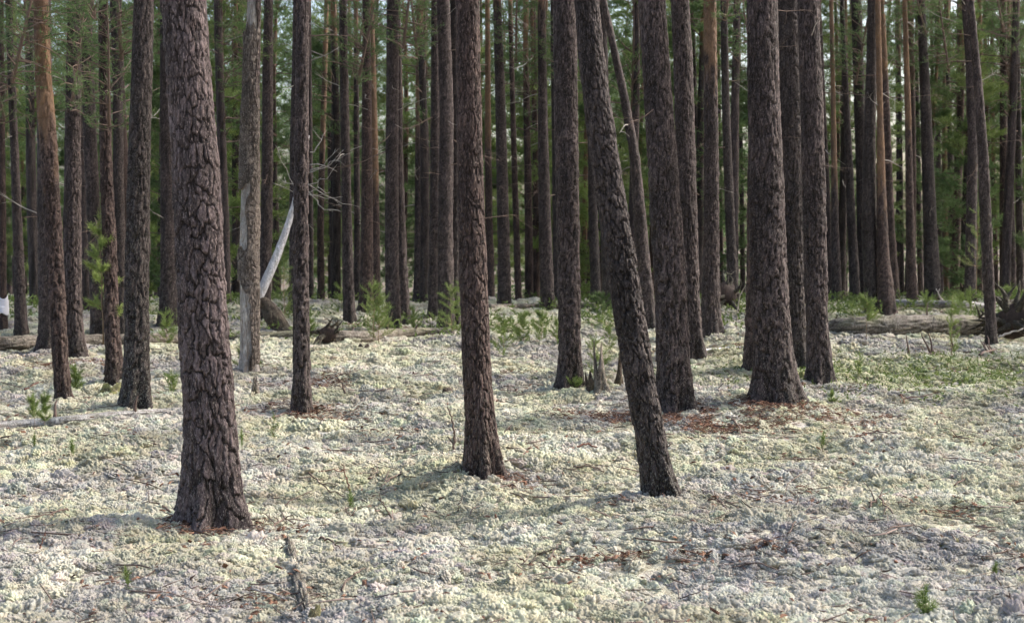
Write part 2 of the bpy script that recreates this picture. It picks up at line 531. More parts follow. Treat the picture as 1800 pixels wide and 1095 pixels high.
# ------------------------------------------------------------------ the trees of the photograph
# label, base pixel, path [(x, y, width)...] upwards, options: m material, d assumed diameter, o row above which bark turns orange, res
TREES = [
 ('thickest and nearest pine, coarse flaky plated bark, flared base at the left front', (376, 922), [(374, 860, 100), (371, 780, 96), (367, 700, 94), (360, 600, 90), (352, 450, 88), (346, 300, 86), (337, 200, 82), (330, 100, 80), (322, 0, 82)], dict(res=3, depth=0.018, cw=0.044, ch=0.125, m='p')),
 ('leaning dark pine, its base pushed right and its top tilted left', (1166, 876), [(1157, 840, 58), (1146, 780, 56), (1122, 650, 58), (1098, 500, 58), (1074, 350, 55), (1052, 200, 52), (1039, 100, 48), (1031, 0, 45)], dict(res=3, m='d', lich=0.6, lich_h=0.7, cw=0.034, ch=0.10, depth=0.017)),
 ('straight pine alone in the middle front, brown above and blackish below', (850, 836), [(848, 800, 60), (845, 750, 57), (838, 650, 55), (832, 500, 55), (826, 300, 50), (823, 100, 46), (822, 0, 45)], dict(res=3, m='r', cw=0.033, ch=0.12, depth=0.013)),
 ('stout pine right behind the leaning pine, red needle litter at its foot', (1188, 730), [(1186, 690, 62), (1184, 640, 60), (1178, 500, 60), (1166, 300, 56), (1156, 150, 52), (1146, 0, 50)], dict(res=2, m='n')),
 ('big dark pine with a bright ridge of bark down its right edge', (1364, 708), [(1362, 670, 72), (1358, 600, 68), (1352, 500, 67), (1347, 300, 61), (1342, 150, 56), (1340, 0, 54)], dict(res=2, m='n')),
 ('straight grey brown pine standing just right of the big dark pine', (1442, 675), [(1440, 640, 42), (1436, 560, 39), (1432, 400, 42), (1427, 200, 41), (1420, 0, 38)], dict(res=2)),
 ('dark pine squeezed between the big dark pine and its grey brown neighbour', (1402, 648), [(1400, 600, 36), (1397, 500, 36), (1393, 300, 38), (1388, 100, 40), (1385, 0, 41)], dict(res=2, m='d')),
 ('pine almost hidden behind the big dark pine, showing only its left edge', (1325, 648), [(1325, 610, 34), (1326, 500, 30), (1328, 300, 28), (1334, 0, 24)], dict(res=1, m='r')),
 ('pine showing along the right edge of the stout pine behind the leaner', (1220, 630), [(1217, 590, 36), (1212, 500, 36), (1206, 300, 36), (1200, 100, 35), (1195, 0, 33)], dict(res=2)),
 ('pale flaky pine with flared foot beside the whitish log', (1249, 593), [(1249, 560, 34), (1250, 450, 29), (1250, 250, 26), (1249, 100, 23), (1248, 0, 22)], dict(res=2, o=120)),
 ('straight dark pine left of the leaning pine, small bush at its foot', (1003, 683), [(1002, 640, 41), (1000, 500, 41), (997, 300, 43), (994, 100, 43), (992, 0, 41)], dict(res=2, m='n')),
 ('slim straight pine in front of the white leaning dead stem', (529, 724), [(530, 690, 33), (530, 620, 31), (529, 450, 30), (530, 200, 26), (533, 0, 23)], dict(res=2)),
 ('dark furrowed pine at the end of the thin grey log on the left', (240, 716), [(240, 670, 47), (240, 600, 45), (240, 500, 44), (244, 300, 40), (250, 100, 38), (253, 0, 36)], dict(res=2, m='d', lich=0.7)),
 ('slender leaning pine at far left, its upper trunk smooth orange', (111, 711), [(109, 680, 26), (105, 620, 27), (100, 520, 30), (93, 400, 31), (85, 250, 31), (76, 130, 28), (72, 0, 25)], dict(res=2, m='r', o=235)),
 ('pine hidden behind the orange topped leaner, only its foot showing left of it', (86, 616), [(86, 580, 32), (84, 500, 32), (81, 350, 30), (79, 200, 26), (78, 0, 22)], dict(res=1)),
 ('straight scaly pine just right of the orange topped leaner', (131, 634), [(129, 590, 36), (128, 540, 34), (127, 400, 32), (128, 200, 29), (132, 0, 26)], dict(res=2)),
 ('reddish pine behind the tall thin sapling, mossy stump at its foot', (202, 674), [(200, 640, 29), (197, 570, 27), (193, 450, 25), (187, 300, 22), (183, 100, 20), (182, 0, 18)], dict(res=2, m='r', o=-250)),
 ('grey pine seen between the scaly pine and the reddish pine', (173, 592), [(171, 560, 23), (168, 450, 23), (161, 300, 23), (155, 150, 21), (151, 0, 18)], dict(res=1)),
 ('thin dark pine half hidden between the reddish and the dark furrowed pine', (213, 598), [(212, 540, 18), (210, 400, 18), (208, 300, 18), (207, 100, 16), (206, 0, 14)], dict(res=1, m='d')),
 ('pine with a broad foot peeping out left of the nearest pine', (297, 577), [(297, 540, 33), (297, 480, 30), (294, 300, 25), (292, 100, 21), (291, 0, 19)], dict(res=1)),
 ('narrow dark pine rising behind the pale topped log at far left', (37, 592), [(36, 550, 21), (34, 480, 19), (27, 300, 15), (19, 100, 13), (15, 0, 12)], dict(res=1)),
 ('thin pine at the left picture edge with a white sleeve low on it', (6, 585), [(6, 550, 14), (5, 480, 13), (4, 300, 11), (3, 100, 9), (2, 0, 8)], dict(res=1, m='r')),
 ('thin pine just left of the peeling grey snag', (413, 545), [(414, 500, 14), (416, 400, 14), (418, 300, 13), (421, 100, 12), (422, 0, 11)], dict(res=1)),
 ('straight pine between the peeling snag and the slim front pine', (464, 562), [(466, 500, 21), (468, 400, 21), (470, 300, 20), (471, 100, 18), (472, 0, 15)], dict(res=1)),
 ('pine tucked close behind the slim front pine on its left side', (519, 552), [(519, 500, 22), (518, 400, 19), (518, 250, 17), (520, 100, 13), (521, 0, 12)], dict(res=1)),
 ('very thin pine behind the dead branches right of the slim front pine', (547, 535), [(546, 450, 11), (545, 300, 10), (544, 100, 8)], dict(d=0.16)),
 ('thin pine with an orange upper stem behind the bare dead branches', (565, 545), [(564, 480, 13), (563, 400, 12), (567, 250, 10), (571, 120, 9), (574, 0, 8)], dict(o=260, m='r')),
 ('thin dark stem two trunks left of the narrow straight pine above the log stub', (588, 535), [(587, 450, 10), (586, 300, 10), (588, 100, 8)], dict(d=0.17, m='d')),
 ('narrow straight pine above the red root stub of the middle log', (614, 568), [(612, 500, 20), (610, 400, 18), (607, 250, 16), (604, 100, 15), (603, 0, 14)], dict(res=1)),
 ('thin stem close right of the narrow pine above the root stub', (629, 540), [(628, 450, 12), (627, 300, 11), (626, 100, 9)], dict(d=0.18)),
 ('dark red brown pine behind the bushy double stemmed sapling', (643, 548), [(644, 480, 24), (645, 400, 22), (645, 200, 18), (644, 0, 14)], dict(res=1, m='r')),
 ('pine touching the right side of the dark red brown one', (661, 542), [(660, 480, 16), (660, 400, 15), (658, 250, 13), (655, 100, 10)], dict(res=1, m='r', o=330)),
 ('straight pine with a light right edge behind the middle log', (692, 581), [(691, 540, 25), (689, 450, 24), (689, 250, 22), (690, 100, 21), (690, 0, 20)], dict(res=1)),
 ('pine partly behind the light edged one, leaning out at its foot', (713, 572), [(710, 520, 20), (706, 450, 18), (702, 300, 14), (700, 100, 12)], dict(res=1)),
 ('thin pine with an orange top in the gap right of the light edged pine', (733, 542), [(734, 480, 14), (735, 400, 13), (735, 200, 10), (735, 50, 8)], dict(o=230, d=0.2)),
 ('left one of the twin trunks just left of the middle front pine', (764, 560), [(765, 500, 24), (766, 400, 22), (766, 200, 18), (765, 0, 14)], dict(res=1)),
 ('right one of the twin trunks just left of the middle front pine', (785, 582), [(784, 520, 28), (783, 400, 26), (785, 200, 24), (779, 0, 22)], dict(res=1)),
 ('dark pine filling the slit between the twin trunks and the middle front pine', (799, 572), [(799, 500, 20), (800, 400, 20), (800, 200, 18), (799, 0, 15)], dict(res=1, m='d')),
 ('slender reddish pine touching the right edge of the middle front pine', (862, 546), [(862, 480, 15), (860, 400, 14), (858, 250, 12), (857, 50, 9)], dict(m='r', o=250)),
 ('dark pine standing alone in the green gap right of the middle front pine', (887, 545), [(887, 490, 23), (885, 400, 22), (880, 200, 19), (874, 0, 15)], dict(res=1)),
 ('thinner pine right beside the dark pine in the green gap', (912, 540), [(909, 450, 12), (906, 350, 11), (903, 250, 10), (898, 50, 8)], dict(d=0.18, m='r')),
 ('very thin dark stem in the middle of the green gap', (943, 530), [(942, 450, 8), (940, 350, 8), (938, 200, 7), (936, 50, 6)], dict(d=0.16, m='d')),
 ('pine with a light right edge just left of the straight dark pine', (963, 548), [(961, 490, 24), (958, 400, 22), (954, 200, 17), (952, 0, 14)], dict(res=1)),
 ('pine half covered by the straight dark pine on its left side', (980, 542), [(979, 450, 15), (977, 300, 14), (974, 100, 12)], dict(m='d')),
 ('thin orange brown stem in the narrow gap right of the straight dark pine', (1025, 532), [(1027, 450, 9), (1029, 350, 9), (1031, 200, 8), (1034, 50, 7)], dict(d=0.17, o=420, m='r')),
 ('shaded pine left of the leaning pine, behind its dark middle', (1047, 545), [(1046, 480, 18), (1043, 400, 17), (1040, 250, 14), (1038, 50, 11)], dict(m='d')),
 ('shaded pine crossed by the leaning pine', (1072, 547), [(1070, 480, 24), (1066, 400, 22), (1063, 250, 18), (1060, 50, 14)], dict(m='d')),
 ('thin curved pine leaning left above and behind the leaning dark pine', (1142, 577), [(1137, 520, 26), (1130, 450, 24), (1124, 370, 22), (1115, 270, 18), (1097, 170, 15), (1078, 82, 13), (1060, 0, 12)], dict(res=1)),
 ('thin grey pine between the stout pine and the pale flaky pine', (1229, 545), [(1227, 450, 12), (1224, 350, 12), (1221, 200, 11), (1217, 50, 9)], dict(d=0.2)),
 ('reddish thread of a pine right of the pale flaky pine', (1270, 535), [(1268, 450, 8), (1266, 300, 7), (1263, 100, 6)], dict(d=0.16, m='r')),
 ('dark straight pine beside the dark upturned root behind the pale pine', (1290, 550), [(1288, 490, 19), (1284, 400, 17), (1276, 200, 14), (1272, 0, 11)], dict(res=1, m='d')),
 ('thin stem just left of the big dark pine, far behind it', (1306, 532), [(1305, 450, 9), (1303, 300, 8), (1300, 150, 7)], dict(d=0.17)),
 ('pine emerging behind the right edge of the grey brown pine', (1459, 545), [(1457, 480, 15), (1453, 350, 14), (1446, 200, 13), (1440, 50, 11)], dict()),
 ('slim pine with orange top at the left end of the thick mossy log', (1471, 542), [(1470, 480, 17), (1468, 400, 14), (1465, 200, 9), (1461, 0, 7)], dict(o=320)),
 ('hair thin stem just right of the slim orange topped pine', (1482, 532), [(1482, 450, 7), (1481, 300, 7), (1479, 100, 6)], dict(d=0.15)),
 ('dark upright pine in the open green gap behind the thick log', (1503, 537), [(1501, 470, 18), (1497, 400, 16), (1490, 230, 12), (1484, 100, 9), (1480, 0, 8)], dict(m='d')),
 ('black looking pine left of the flaky pine behind the thick log', (1520, 533), [(1518, 450, 22), (1515, 300, 20), (1508, 100, 19), (1505, 0, 18)], dict(res=1, m='d')),
 ('flaky pine rising directly behind the thick mossy log', (1535, 556), [(1532, 500, 28), (1528, 400, 27), (1528, 250, 22), (1532, 100, 18), (1533, 0, 16)], dict(res=1, m='d')),
 ('pine with a pale orange upper stem hugging the flaky pine on the right', (1560, 560), [(1557, 510, 30), (1552, 450, 23), (1549, 330, 16), (1547, 200, 11), (1543, 0, 9)], dict(res=1, o=330, m='r')),
 ('red brown pine third in the row right of the flaky pine', (1573, 542), [(1570, 470, 17), (1565, 400, 15), (1558, 200, 13), (1552, 50, 10)], dict(m='r', o=120)),
 ('very thin stem left of the orange topped pine at the log break', (1586, 535), [(1585, 450, 8), (1583, 300, 8), (1580, 100, 7)], dict(d=0.16)),
 ('orange topped pine standing at the break between the two right hand logs', (1605, 559), [(1604, 520, 19), (1600, 400, 15), (1596, 200, 11), (1590, 0, 8)], dict(res=1, o=230, m='r')),
 ('thin grey pine right of the orange topped pine at the log break', (1620, 535), [(1618, 470, 12), (1615, 350, 10), (1612, 150, 8)], dict(d=0.19)),
 ('stout dark pine behind the pale rear log on the right', (1640, 536), [(1638, 480, 28), (1635, 400, 24), (1628, 200, 19), (1621, 50, 15)], dict(res=1, m='d')),
 ('thin pine close right of the stout dark pine behind the rear log', (1653, 532), [(1652, 450, 10), (1650, 300, 9), (1647, 100, 8)], dict(d=0.18)),
 ('thin pine with a bright orange foot behind the rear log', (1664, 536), [(1663, 470, 9), (1662, 400, 8), (1660, 200, 7)], dict(d=0.17, m='o')),
 ('thin pine just right of the one with an orange foot', (1677, 530), [(1675, 450, 12), (1672, 300, 10), (1667, 150, 8)], dict(d=0.2)),
 ('darkest thin stem between the orange footed pine and the forked looking pine', (1691, 528), [(1690, 450, 8), (1688, 300, 8), (1685, 100, 7)], dict(d=0.16, m='d')),
 ('pine behind fresh green seedlings, left of the slender right hand pine', (1706, 541), [(1706, 470, 19), (1708, 380, 18), (1710, 250, 17), (1705, 100, 16), (1697, 0, 14)], dict(res=1)),
 ('orange stemmed pine glimpsed behind the slender right hand pine', (1720, 531), [(1722, 450, 14), (1725, 250, 12), (1722, 50, 9)], dict(o=250, m='r')),
 ('slender dark pine in front of the uprooted root plate at right', (1743, 612), [(1741, 560, 18), (1737, 490, 20), (1733, 400, 20), (1728, 270, 18), (1716, 110, 14), (1705, 0, 13)], dict(res=1)),
 ('thin orange pine between the slender right hand pine and the edge pines', (1752, 528), [(1750, 450, 8), (1746, 300, 8), (1744, 100, 6)], dict(d=0.16, o=300, m='r')),
 ('pine rising behind the uprooted root plate at right', (1766, 530), [(1766, 480, 17), (1765, 400, 16), (1764, 200, 13), (1764, 0, 11)], dict(res=1, m='r')),
 ('thin pine behind the root plate, second from the right edge', (1781, 528), [(1780, 450, 11), (1777, 300, 9), (1773, 100, 8)], dict(d=0.19)),
 ('dark pine at the very right edge of the picture', (1794, 532), [(1793, 450, 13), (1791, 300, 12), (1788, 100, 10)], dict(d=0.21, m='d')),
]
SNAG = ('peeling dead grey snag with bare wood strips and torn bark', (437, 653), [(438, 620, 35), (438, 560, 35), (437, 450, 36), (439, 300, 32), (442, 100, 26), (445, 0, 23)])

# mounds under the front trees (found on the ground without mounds first)
for (px, py, mh, mr) in ((376, 925, 0.07, 0.55), (1170, 885, 0.09, 0.75), (850, 840, 0.07, 0.55), (1188, 735, 0.06, 0.8), (1365, 712, 0.06, 0.8), (240, 720, 0.05, 0.5), (1003, 685, 0.05, 0.6), (530, 726, 0.04, 0.5)):
    g = gp(px, py)
    MOUNDS.append((g[0], g[1], mh, mr))
g = gp(1240, 985); MOUNDS.append((g[0], g[1] + 0.25, 0.07, 0.6))
g = gp(520, 1030); MOUNDS.append((g[0], g[1], 0.05, 0.45))

TRUNKS = []          # x, y, r for keeping the lichen off
HTOP = 15.5

# ---- crowns (shared meshes)
def crown_mesh(seed, Lc, rmax, ntw, nn, nl, nw, mat, gapy=0.2, low=0.25):
    r = np.random.default_rng(seed)
    br, nd = Bag(), Bag()
    br.tube(np.array([[0, 0, 0], [0.05, 0.03, Lc * 0.5], [0, 0, Lc]]), [0.05, 0.03, 0.008], 5)
    pts, dirs, tn = [], [], []
    h = 0.0
    while h < Lc * 0.98:
        f = h / Lc
        prof = rmax * (low + (1 - low) * min(1, f / 0.3)) * (1 - max(0, (f - 0.35) / 0.66) ** 1.3 * 0.85)
        for k in range(r.integers(3, 6)):
            if r.random() < gapy: continue
            a = r.uniform(0, 2 * PI)
            L = prof * r.uniform(0.55, 1.15)
            d = np.array([math.cos(a), math.sin(a), r.uniform(0.0, 0.5) + 0.5 * f])
            P = wiggle((0, 0, h + r.uniform(-.15, .15)), d, L, 5, 0.13, r, 0.03)
            br.tube(P, np.linspace(0.022 * (1.2 - f), 0.004, 6), 3)
            nt = max(3, int(ntw * L))
            u = r.uniform(0.3, 1.0, nt) ** 0.8
            base = np.stack([np.interp(u * 5, np.arange(6), P[:, c]) for c in range(3)], 1)
            off = r.normal(0, 0.16 * (0.4 + L / rmax), (nt, 3)) * (1.1 - 0.6 * u)[:, None]; off[:, 2] *= 0.6
            pts.append(base + off)
            dd = off + 0.12 * (P[-1] - P[0]) / L + np.array([0, 0, 0.08])
            dirs.append(dd / np.linalg.norm(dd, axis=1)[:, None])
            tn.append(np.clip(r.normal(0.45, 0.2) + r.normal(0, 0.15, nt), 0, 1))
        h += r.uniform(0.16, 0.42) * Lc / 5.0
    needles(nd, np.concatenate(pts), np.concatenate(dirs), nn, nl, nw, 0.55, r, np.concatenate(tn))
    return br.mesh('branches', M_TWIG), nd.mesh('crown', mat, False)

CROWNS = [crown_mesh(100 + k, 6.0, 1.75, 18, 9, 0.13, 0.019, M_NEEDLE) for k in range(6)]
BUSHY = [crown_mesh(200 + k, 6.5, 2.0, 34, 9, 0.15, 0.022, M_NEEDLE_YOUNG if k % 3 == 0 else M_NEEDLE, 0.1, 0.75) for k in range(5)]  # some in lighter needles: young growth, with sunlight put into the green
AIRY = [crown_mesh(300 + k, 4.5, 1.5, 13, 9, 0.12, 0.013, M_NEEDLE_YOUNG if False else M_NEEDLE, 0.25, 0.6) for k in range(4)]

# ---- dead side branches (shared meshes, pointing along +x)
DEAD = []
for k in range(7):
    r = np.random.default_rng(400 + k)
    b = Bag()
    L = r.uniform(0.6, 1.7)
    P = wiggle((0, 0, 0), (1, 0, r.uniform(-0.3, 0.35)), L, 6, 0.10, r, 0.02)
    b.tube(P, np.linspace(0.013, 0.003, 7), 4)
    for q in range(r.integers(2, 5)):
        i = r.integers(2, 6)
        Q = wiggle(P[i], (P[i] - P[i - 1]) / np.linalg.norm(P[i] - P[i - 1]) + r.normal(0, 0.5, 3), L * r.uniform(0.2, 0.5), 4, 0.15, r)
        b.tube(Q, np.linspace(0.006, 0.002, 5), 3)
    DEAD.append(b.mesh('dead_branch', M_TWIG_PALE if k % 3 == 0 else M_TWIG))

MATS = {'p': M_BARK_PLATE, 'n': M_BARK, 'r': M_BARK_RED, 'd': M_BARK_DARK, 'o': M_BARK_RED}

def build_trunk(root, P, R, nu, dv, vis_z, m, seed, cw, ch, depth, flare, z_or, lich, lich_h, name='trunk'):
    seg = np.linalg.norm(np.diff(P, axis=0), axis=1)
    s = np.concatenate([[0], np.cumsum(seg)])
    s_vis = np.interp(vis_z, P[:, 2], s)
    v = np.concatenate([np.arange(0, s_vis, dv), np.linspace(s_vis, s[-1], 24)])
    C = interp_path(v, s, np.column_stack([P, R]))
    C = np.column_stack([smooth_rows(C[:, :2], int(min(400, 0.12 / dv * 8))), C[:, 2], smooth_rows(C[:, 3:], 12)])
    V, Fc, A = bark_tube(C[:, :3], C[:, 3], nu, cw, ch, depth, seed, True, flare, z_or, lich, lich_h)
    V = V - np.array(root.location)[None]
    return obj(name, mesh(name, V, Fc, m, {'bk': A}), root)

def place_tree(idx, label, base, path, o, snag=False):
    gb = gp(*base)
    w_ref = np.interp(-450, [-p[1] for p in path], [p[2] for p in path])
    Y = gb[1]
    if base[1] < 560:
        Y = min(max(Y, o.get('d', 0.21) * F / w_ref), 78.0)
    pts, rad = [], []
    for (px, py, w) in path:
        p = at(px, py, Y)
        pts.append(p); rad.append(0.5 * w * Y / F)
    pts = np.array(pts); rad = np.array(rad)
    # foot
    bx = at(base[0], base[1], Y)[0]
    bz = float(gz(bx, Y))
    keep = pts[:, 2] > bz + 0.12
    if keep.sum() >= 2: pts, rad = pts[keep], rad[keep]
    foot = np.array([[bx, Y, bz - 0.14], [bx, Y, bz]])
    pts = np.concatenate([foot, pts]); rad = np.concatenate([[rad[0], rad[0]], rad])
    vis = pts[-1, 2] + 0.35
    # onward above the frame
    slope = (pts[-1, :2] - pts[-2, :2]) / (pts[-1, 2] - pts[-2, 2])
    H = bz + HTOP + 1.6 * (hsh(idx, 3, 1.0) - 0.5) * 2 + (0.05 * max(0, Y - 30))
    if snag: H = bz + 7.5
    zz = np.linspace(pts[-1, 2], H, 9)[1:]
    up = np.array([[pts[-1, 0] + slope[0] * min(1.6, z - pts[-1, 2]) * 0.8, Y, z] for z in zz])
    ru = rad[-1] * (1 - (zz - pts[-1, 2]) / (H - pts[-1, 2] + 0.01) * (0.85 if not snag else 0.5))
    P = np.concatenate([pts, up]); R = np.concatenate([rad, np.maximum(ru, 0.02)])
    root = empty('dead_tree' if snag else 'pine_tree', (bx, Y, bz), label, 'dead tree' if snag else 'pine tree', None if snag else 'standing pines')
    res = o.get('res', 0)
    rr = rad[1]
    nu, dv = {3: (int(2 * PI * rr / 0.0055), 0.007), 2: (int(2 * PI * rr / 0.0105), 0.013), 1: (30, 0.028), 0: (16, 0.06)}[res]
    nu = min(nu, 210)
    cw = o.get('cw', 0.040 if res >= 1 else 0.05); ch = o.get('ch', 0.17)
    depth = o.get('depth', 0.021 if res == 2 else 0.018)
    z_or = at(0, o['o'], Y)[2] if 'o' in o else (H - 8.0)
    if o.get('m') == 'o': z_or = -20
    m = MATS[o.get('m', 'n')]
    if res >= 2: rad[:] = rad * (0.93 if res == 3 else 0.95); R[:] = R * (0.93 if res == 3 else 0.95)
    fl = (0.75 if res >= 2 else 0.6, 0.14 + 0.4 * rr, 5)
    if not snag:
        build_trunk(root, P, R, nu, dv, vis, m, idx * 1.37 + 2, cw, ch, depth, fl, z_or, o.get('lich', 0.35), o.get('lich_h', 1.5))
        cb, cn = CROWNS[idx % len(CROWNS)]
        Lc = 6.0
        sc = (0.85 + 0.3 * hsh(idx, 5, 2.0))
        loc = (P[-1, 0] - bx, 0, H - bz - Lc * sc)
        rz = 2 * PI * float(hsh(idx, 7, 3.0))
        obj('limbs', cb, root, loc, (0, 0, rz), sc)
        obj('crown', cn, root, loc, (0, 0, rz), sc)
        # dead side branches
        r = np.random.default_rng(idx + 50)
        nb = 0 if res >= 3 else (r.integers(1, 4) if res == 2 else r.integers(5, 11))
        lo = bz + (2.4 if Y < 20 else 1.8)
        for k in range(nb):
            z = r.uniform(lo, max(lo + 0.6, min(vis + 0.5, H - 5)))
            x = np.interp(z, P[:, 2], P[:, 0]); rd = np.interp(z, P[:, 2], R)
            a = r.uniform(0, 2 * PI)
            ob = obj('dead_branch', DEAD[r.integers(len(DEAD))], root, (x - bx + 0.8 * rd * math.cos(a), 0.8 * rd * math.sin(a), z - bz), (0, 0, a), (r.uniform(0.2, 0.45) if res >= 2 else r.uniform(0.3, 0.9)) if Y < 35 else r.uniform(0.7, 1.3))
    TRUNKS.append((bx, Y, rad[1]))
    return root, P, R, vis, nu, dv, fl

for i, (lab, base, path, o) in enumerate(TREES):
    place_tree(i, lab, base, path, o)

def bough(label_start, zpix, off, sc, k):
    i = next(n for n, t in enumerate(TREES) if t[0].startswith(label_start))
    rt = [o for o in COL.objects if o.get('label') == TREES[i][0]][0]
    Y = rt.location.y
    z = at(0, zpix, Y)[2] - rt.location.z
    cb, cn = AIRY[k % 4]
    for nm, me in (('bough_wood', cb), ('bough', cn)):
        obj(nm, me, rt, (off, -0.25, z), (0.2 * math.sin(k), 0.25 * math.cos(k * 2.0), k * 1.7), sc)
for args in (('straight scaly', 190, 0.1, 0.5, 1), ('straight scaly', 70, -0.3, 0.6, 2), ('reddish pine', 225, 0.05, 0.36, 3), ('reddish pine', 110, 0.2, 0.5, 4), ('dark furrowed', 40, -0.25, 0.4, 16), ('slender leaning pine', 150, -0.35, 0.4, 17),
             ('straight pine with a light', 90, 0.2, 0.6, 18), ('dark red brown', 130, -0.2, 0.6, 19), ('narrow straight', 150, 0.2, 0.6, 20), ('left one of the twin', 100, -0.3, 0.6, 21), ('pine with a light right edge just', 140, 0.2, 0.6, 22), ('thin grey pine between', 150, 0.2, 0.7, 23), ('slim pine with orange', 150, 0.3, 0.7, 24), ('dark upright', 170, 0.2, 0.7, 25), ('dark pine standing alone', 110, 0.25, 0.6, 26),  ('grey pine seen', 175, -0.1, 0.5, 5),
             ('narrow dark pine rising', 215, -0.1, 0.5, 6), ('narrow dark pine rising', 90, 0.3, 0.5, 7), ('pale flaky', 40, 0.15, 0.4, 8), ('dark straight pine beside', 120, 0.3, 0.5, 9), ('thin pine just left', 120, -0.2, 0.6, 10),
             ('orange topped pine standing', 60, 0.1, 0.5, 11), ('stout dark pine behind', 130, 0.2, 0.6, 12), ('pine behind fresh', 60, 0.5, 0.6, 13), ('pine rising behind', 180, 0.1, 0.6, 14), ('straight pine between', 150, -0.3, 0.5, 15)):
    bough(*args)

# the snag: grey bare wood column with torn sheets of bark on it
root, P, R, vis, nu, dv, fl = place_tree(77, SNAG[0], SNAG[1], SNAG[2], dict(res=2), snag=True)
build_trunk(root, P, R * 0.9, nu, dv, vis, M_SNAG, 31.0, 0.02, 0.5, 0.005, (0.5, 0.15, 4), None, 0.2, 1.0, 'bare_wood')
def bark_sheet(name, root, P, R, z0, z1, a0, a1, m, seed):
    """a torn curved sheet of bark standing a little off the wood"""
    nz, na = 110, 26
    T = np.linspace(0, 1, na)[None, :]
    lo = z0 + 0.30 * fbm(T * 4.0 + seed, T * 0 + 1.0, seed, 3)
    hi = z1 - 0.35 * fbm(T * 5.0 + seed, T * 0 + 8.0, seed, 3)
    zz = lo + (hi - lo) * np.linspace(0, 1, nz)[:, None]
    C = np.stack([np.interp(zz, P[:, 2], a_) for a_ in (P[:, 0], P[:, 1], P[:, 2], R)], -1)
    e0 = a0 + 0.55 * (fbm(zz * 3.1, zz * 0 + seed, seed, 3) - 0.5) * 2
    e1 = a1 + 0.45 * (fbm(zz * 2.7, zz * 0 + seed + 7, seed, 3) - 0.5) * 2
    mid = 0.5 * (e0 + e1); hw = 0.5 * np.abs(e1 - e0)
    th = mid - hw + 2 * hw * T
    U = th * 0.1 / 0.03; Vv = zz / 0.075
    f1, f2, cid, dy = voro(U, Vv, 1000, seed)
    plate = sstep(0.03, 0.3, f2 - f1)
    out = []
    for off in (0.016, 0.004):
        lift = 0.02 * np.abs(2 * T - 1) ** 3 * vnoise(zz * 4, zz * 0 + 3, seed)
        rad = C[..., 3] * 0.93 + off + (0.012 * (plate - 0.5 + 0.6 * (cid - 0.5)) if off > 0.01 else 0) + lift
        out.append(np.stack([C[..., 0] + rad * np.cos(th), C[..., 1] + rad * np.sin(th), zz], -1))
    V = np.concatenate([out[0].reshape(-1, 3), out[1].reshape(-1, 3)])
    i = np.arange(nz - 1)[:, None] * na; j = np.arange(na - 1)[None]
    q = np.stack([i + j, i + j + 1, i + na + j + 1, i + na + j], -1).reshape(-1, 4)
    N = nz * na
    qb = q[:, ::-1] + N
    rim = np.concatenate([np.arange(na), np.arange(1, nz) * na + na - 1, (nz - 1) * na + np.arange(na - 2, -1, -1), np.arange(nz - 2, 0, -1) * na])
    r2 = np.roll(rim, -1)
    qr = np.stack([r2, rim, rim + N, r2 + N], 1)
    A = np.zeros((2 * N, 4)); A[:N, 0] = (0.3 + 0.7 * plate).ravel(); A[:N, 1] = cid.ravel(); A[N:, 0] = 0.6; A[N:, 2] = 0.8
    A[:, 3] = 0.2
    V = V - np.array(root.location)[None]
    return obj(name, mesh(name, V, [q, qb, qr], m, {'bk': A}), root)
zb = root.location.z
YD = root.location.y
def zpx(py): return at(0, py, YD)[2]
M_SNAGBARK = make_bark('dead_pine_bark', (0.09, 0.07, 0.058), (0.20, 0.165, 0.14), (0.04, 0.027, 0.021), (0.40, 0.24, 0.12), (0.38, 0.38, 0.33))
bark_sheet('bark_sheet', root, P, R, zb - 0.1, zpx(470), -1.25, 0.5, M_SNAGBARK, 3.0)
bark_sheet('bark_sheet', root, P, R, zpx(530), zpx(405), -3.3, 0.1, M_SNAGBARK, 5.0)
bark_sheet('bark_sheet', root, P, R, zpx(480), zpx(240), -1.35, 0.7, M_SNAGBARK, 7.0)
bark_sheet('bark_sheet', root, P, R, zpx(345), zpx(20), -3.2, -0.4, M_SNAGBARK, 9.0)
bark_sheet('bark_sheet', root, P, R, zpx(290), zpx(-60), -0.9, 0.9, M_BARK, 11.0)
for k in range(7):
    r = np.random.default_rng(900 + k)
    z = zpx(r.uniform(60, 420)); a = r.choice([0.1, -0.4, PI - 0.2, PI + 0.3])
    x = np.interp(z, P[:, 2], P[:, 0]); rd = np.interp(z, P[:, 2], R)
    obj('dead_branch', DEAD[k % 7], root, (x - root.location.x + 0.9 * rd * math.cos(a), 0.9 * rd * math.sin(a), z - zb), (0, 0, a), r.uniform(0.15, 0.3))

# ------------------------------------------------------------------ more trees: far stems, bushy young pines, the wood beside the frame
FARTRUNK = []
for k in range(6):
    r = np.random.default_rng(600 + k)
    z = np.linspace(-0.3, 15.0, 64)
    Pk = np.stack([0.12 * np.sin(z * 0.35 + k) * z / 8, 0.1 * np.sin(z * 0.27 + 2 * k) * z / 8, z], 1)
    Rk = np.interp(z, [-0.3, 0.5, 3, 15], [0.135, 0.125, 0.11, 0.025])
    V, Fc, A = bark_tube(Pk, Rk, 14, 0.06, 0.14, 0.014, 40 + k, True, (0.4, 0.2, 5), 7.5 - 0.6 * (k % 3), 0.2, 1.5)
    FARTRUNK.append(mesh('trunk', V, Fc, (M_BARK, M_BARK_DARK, M_BARK_RED)[k % 3], {'bk': A}))

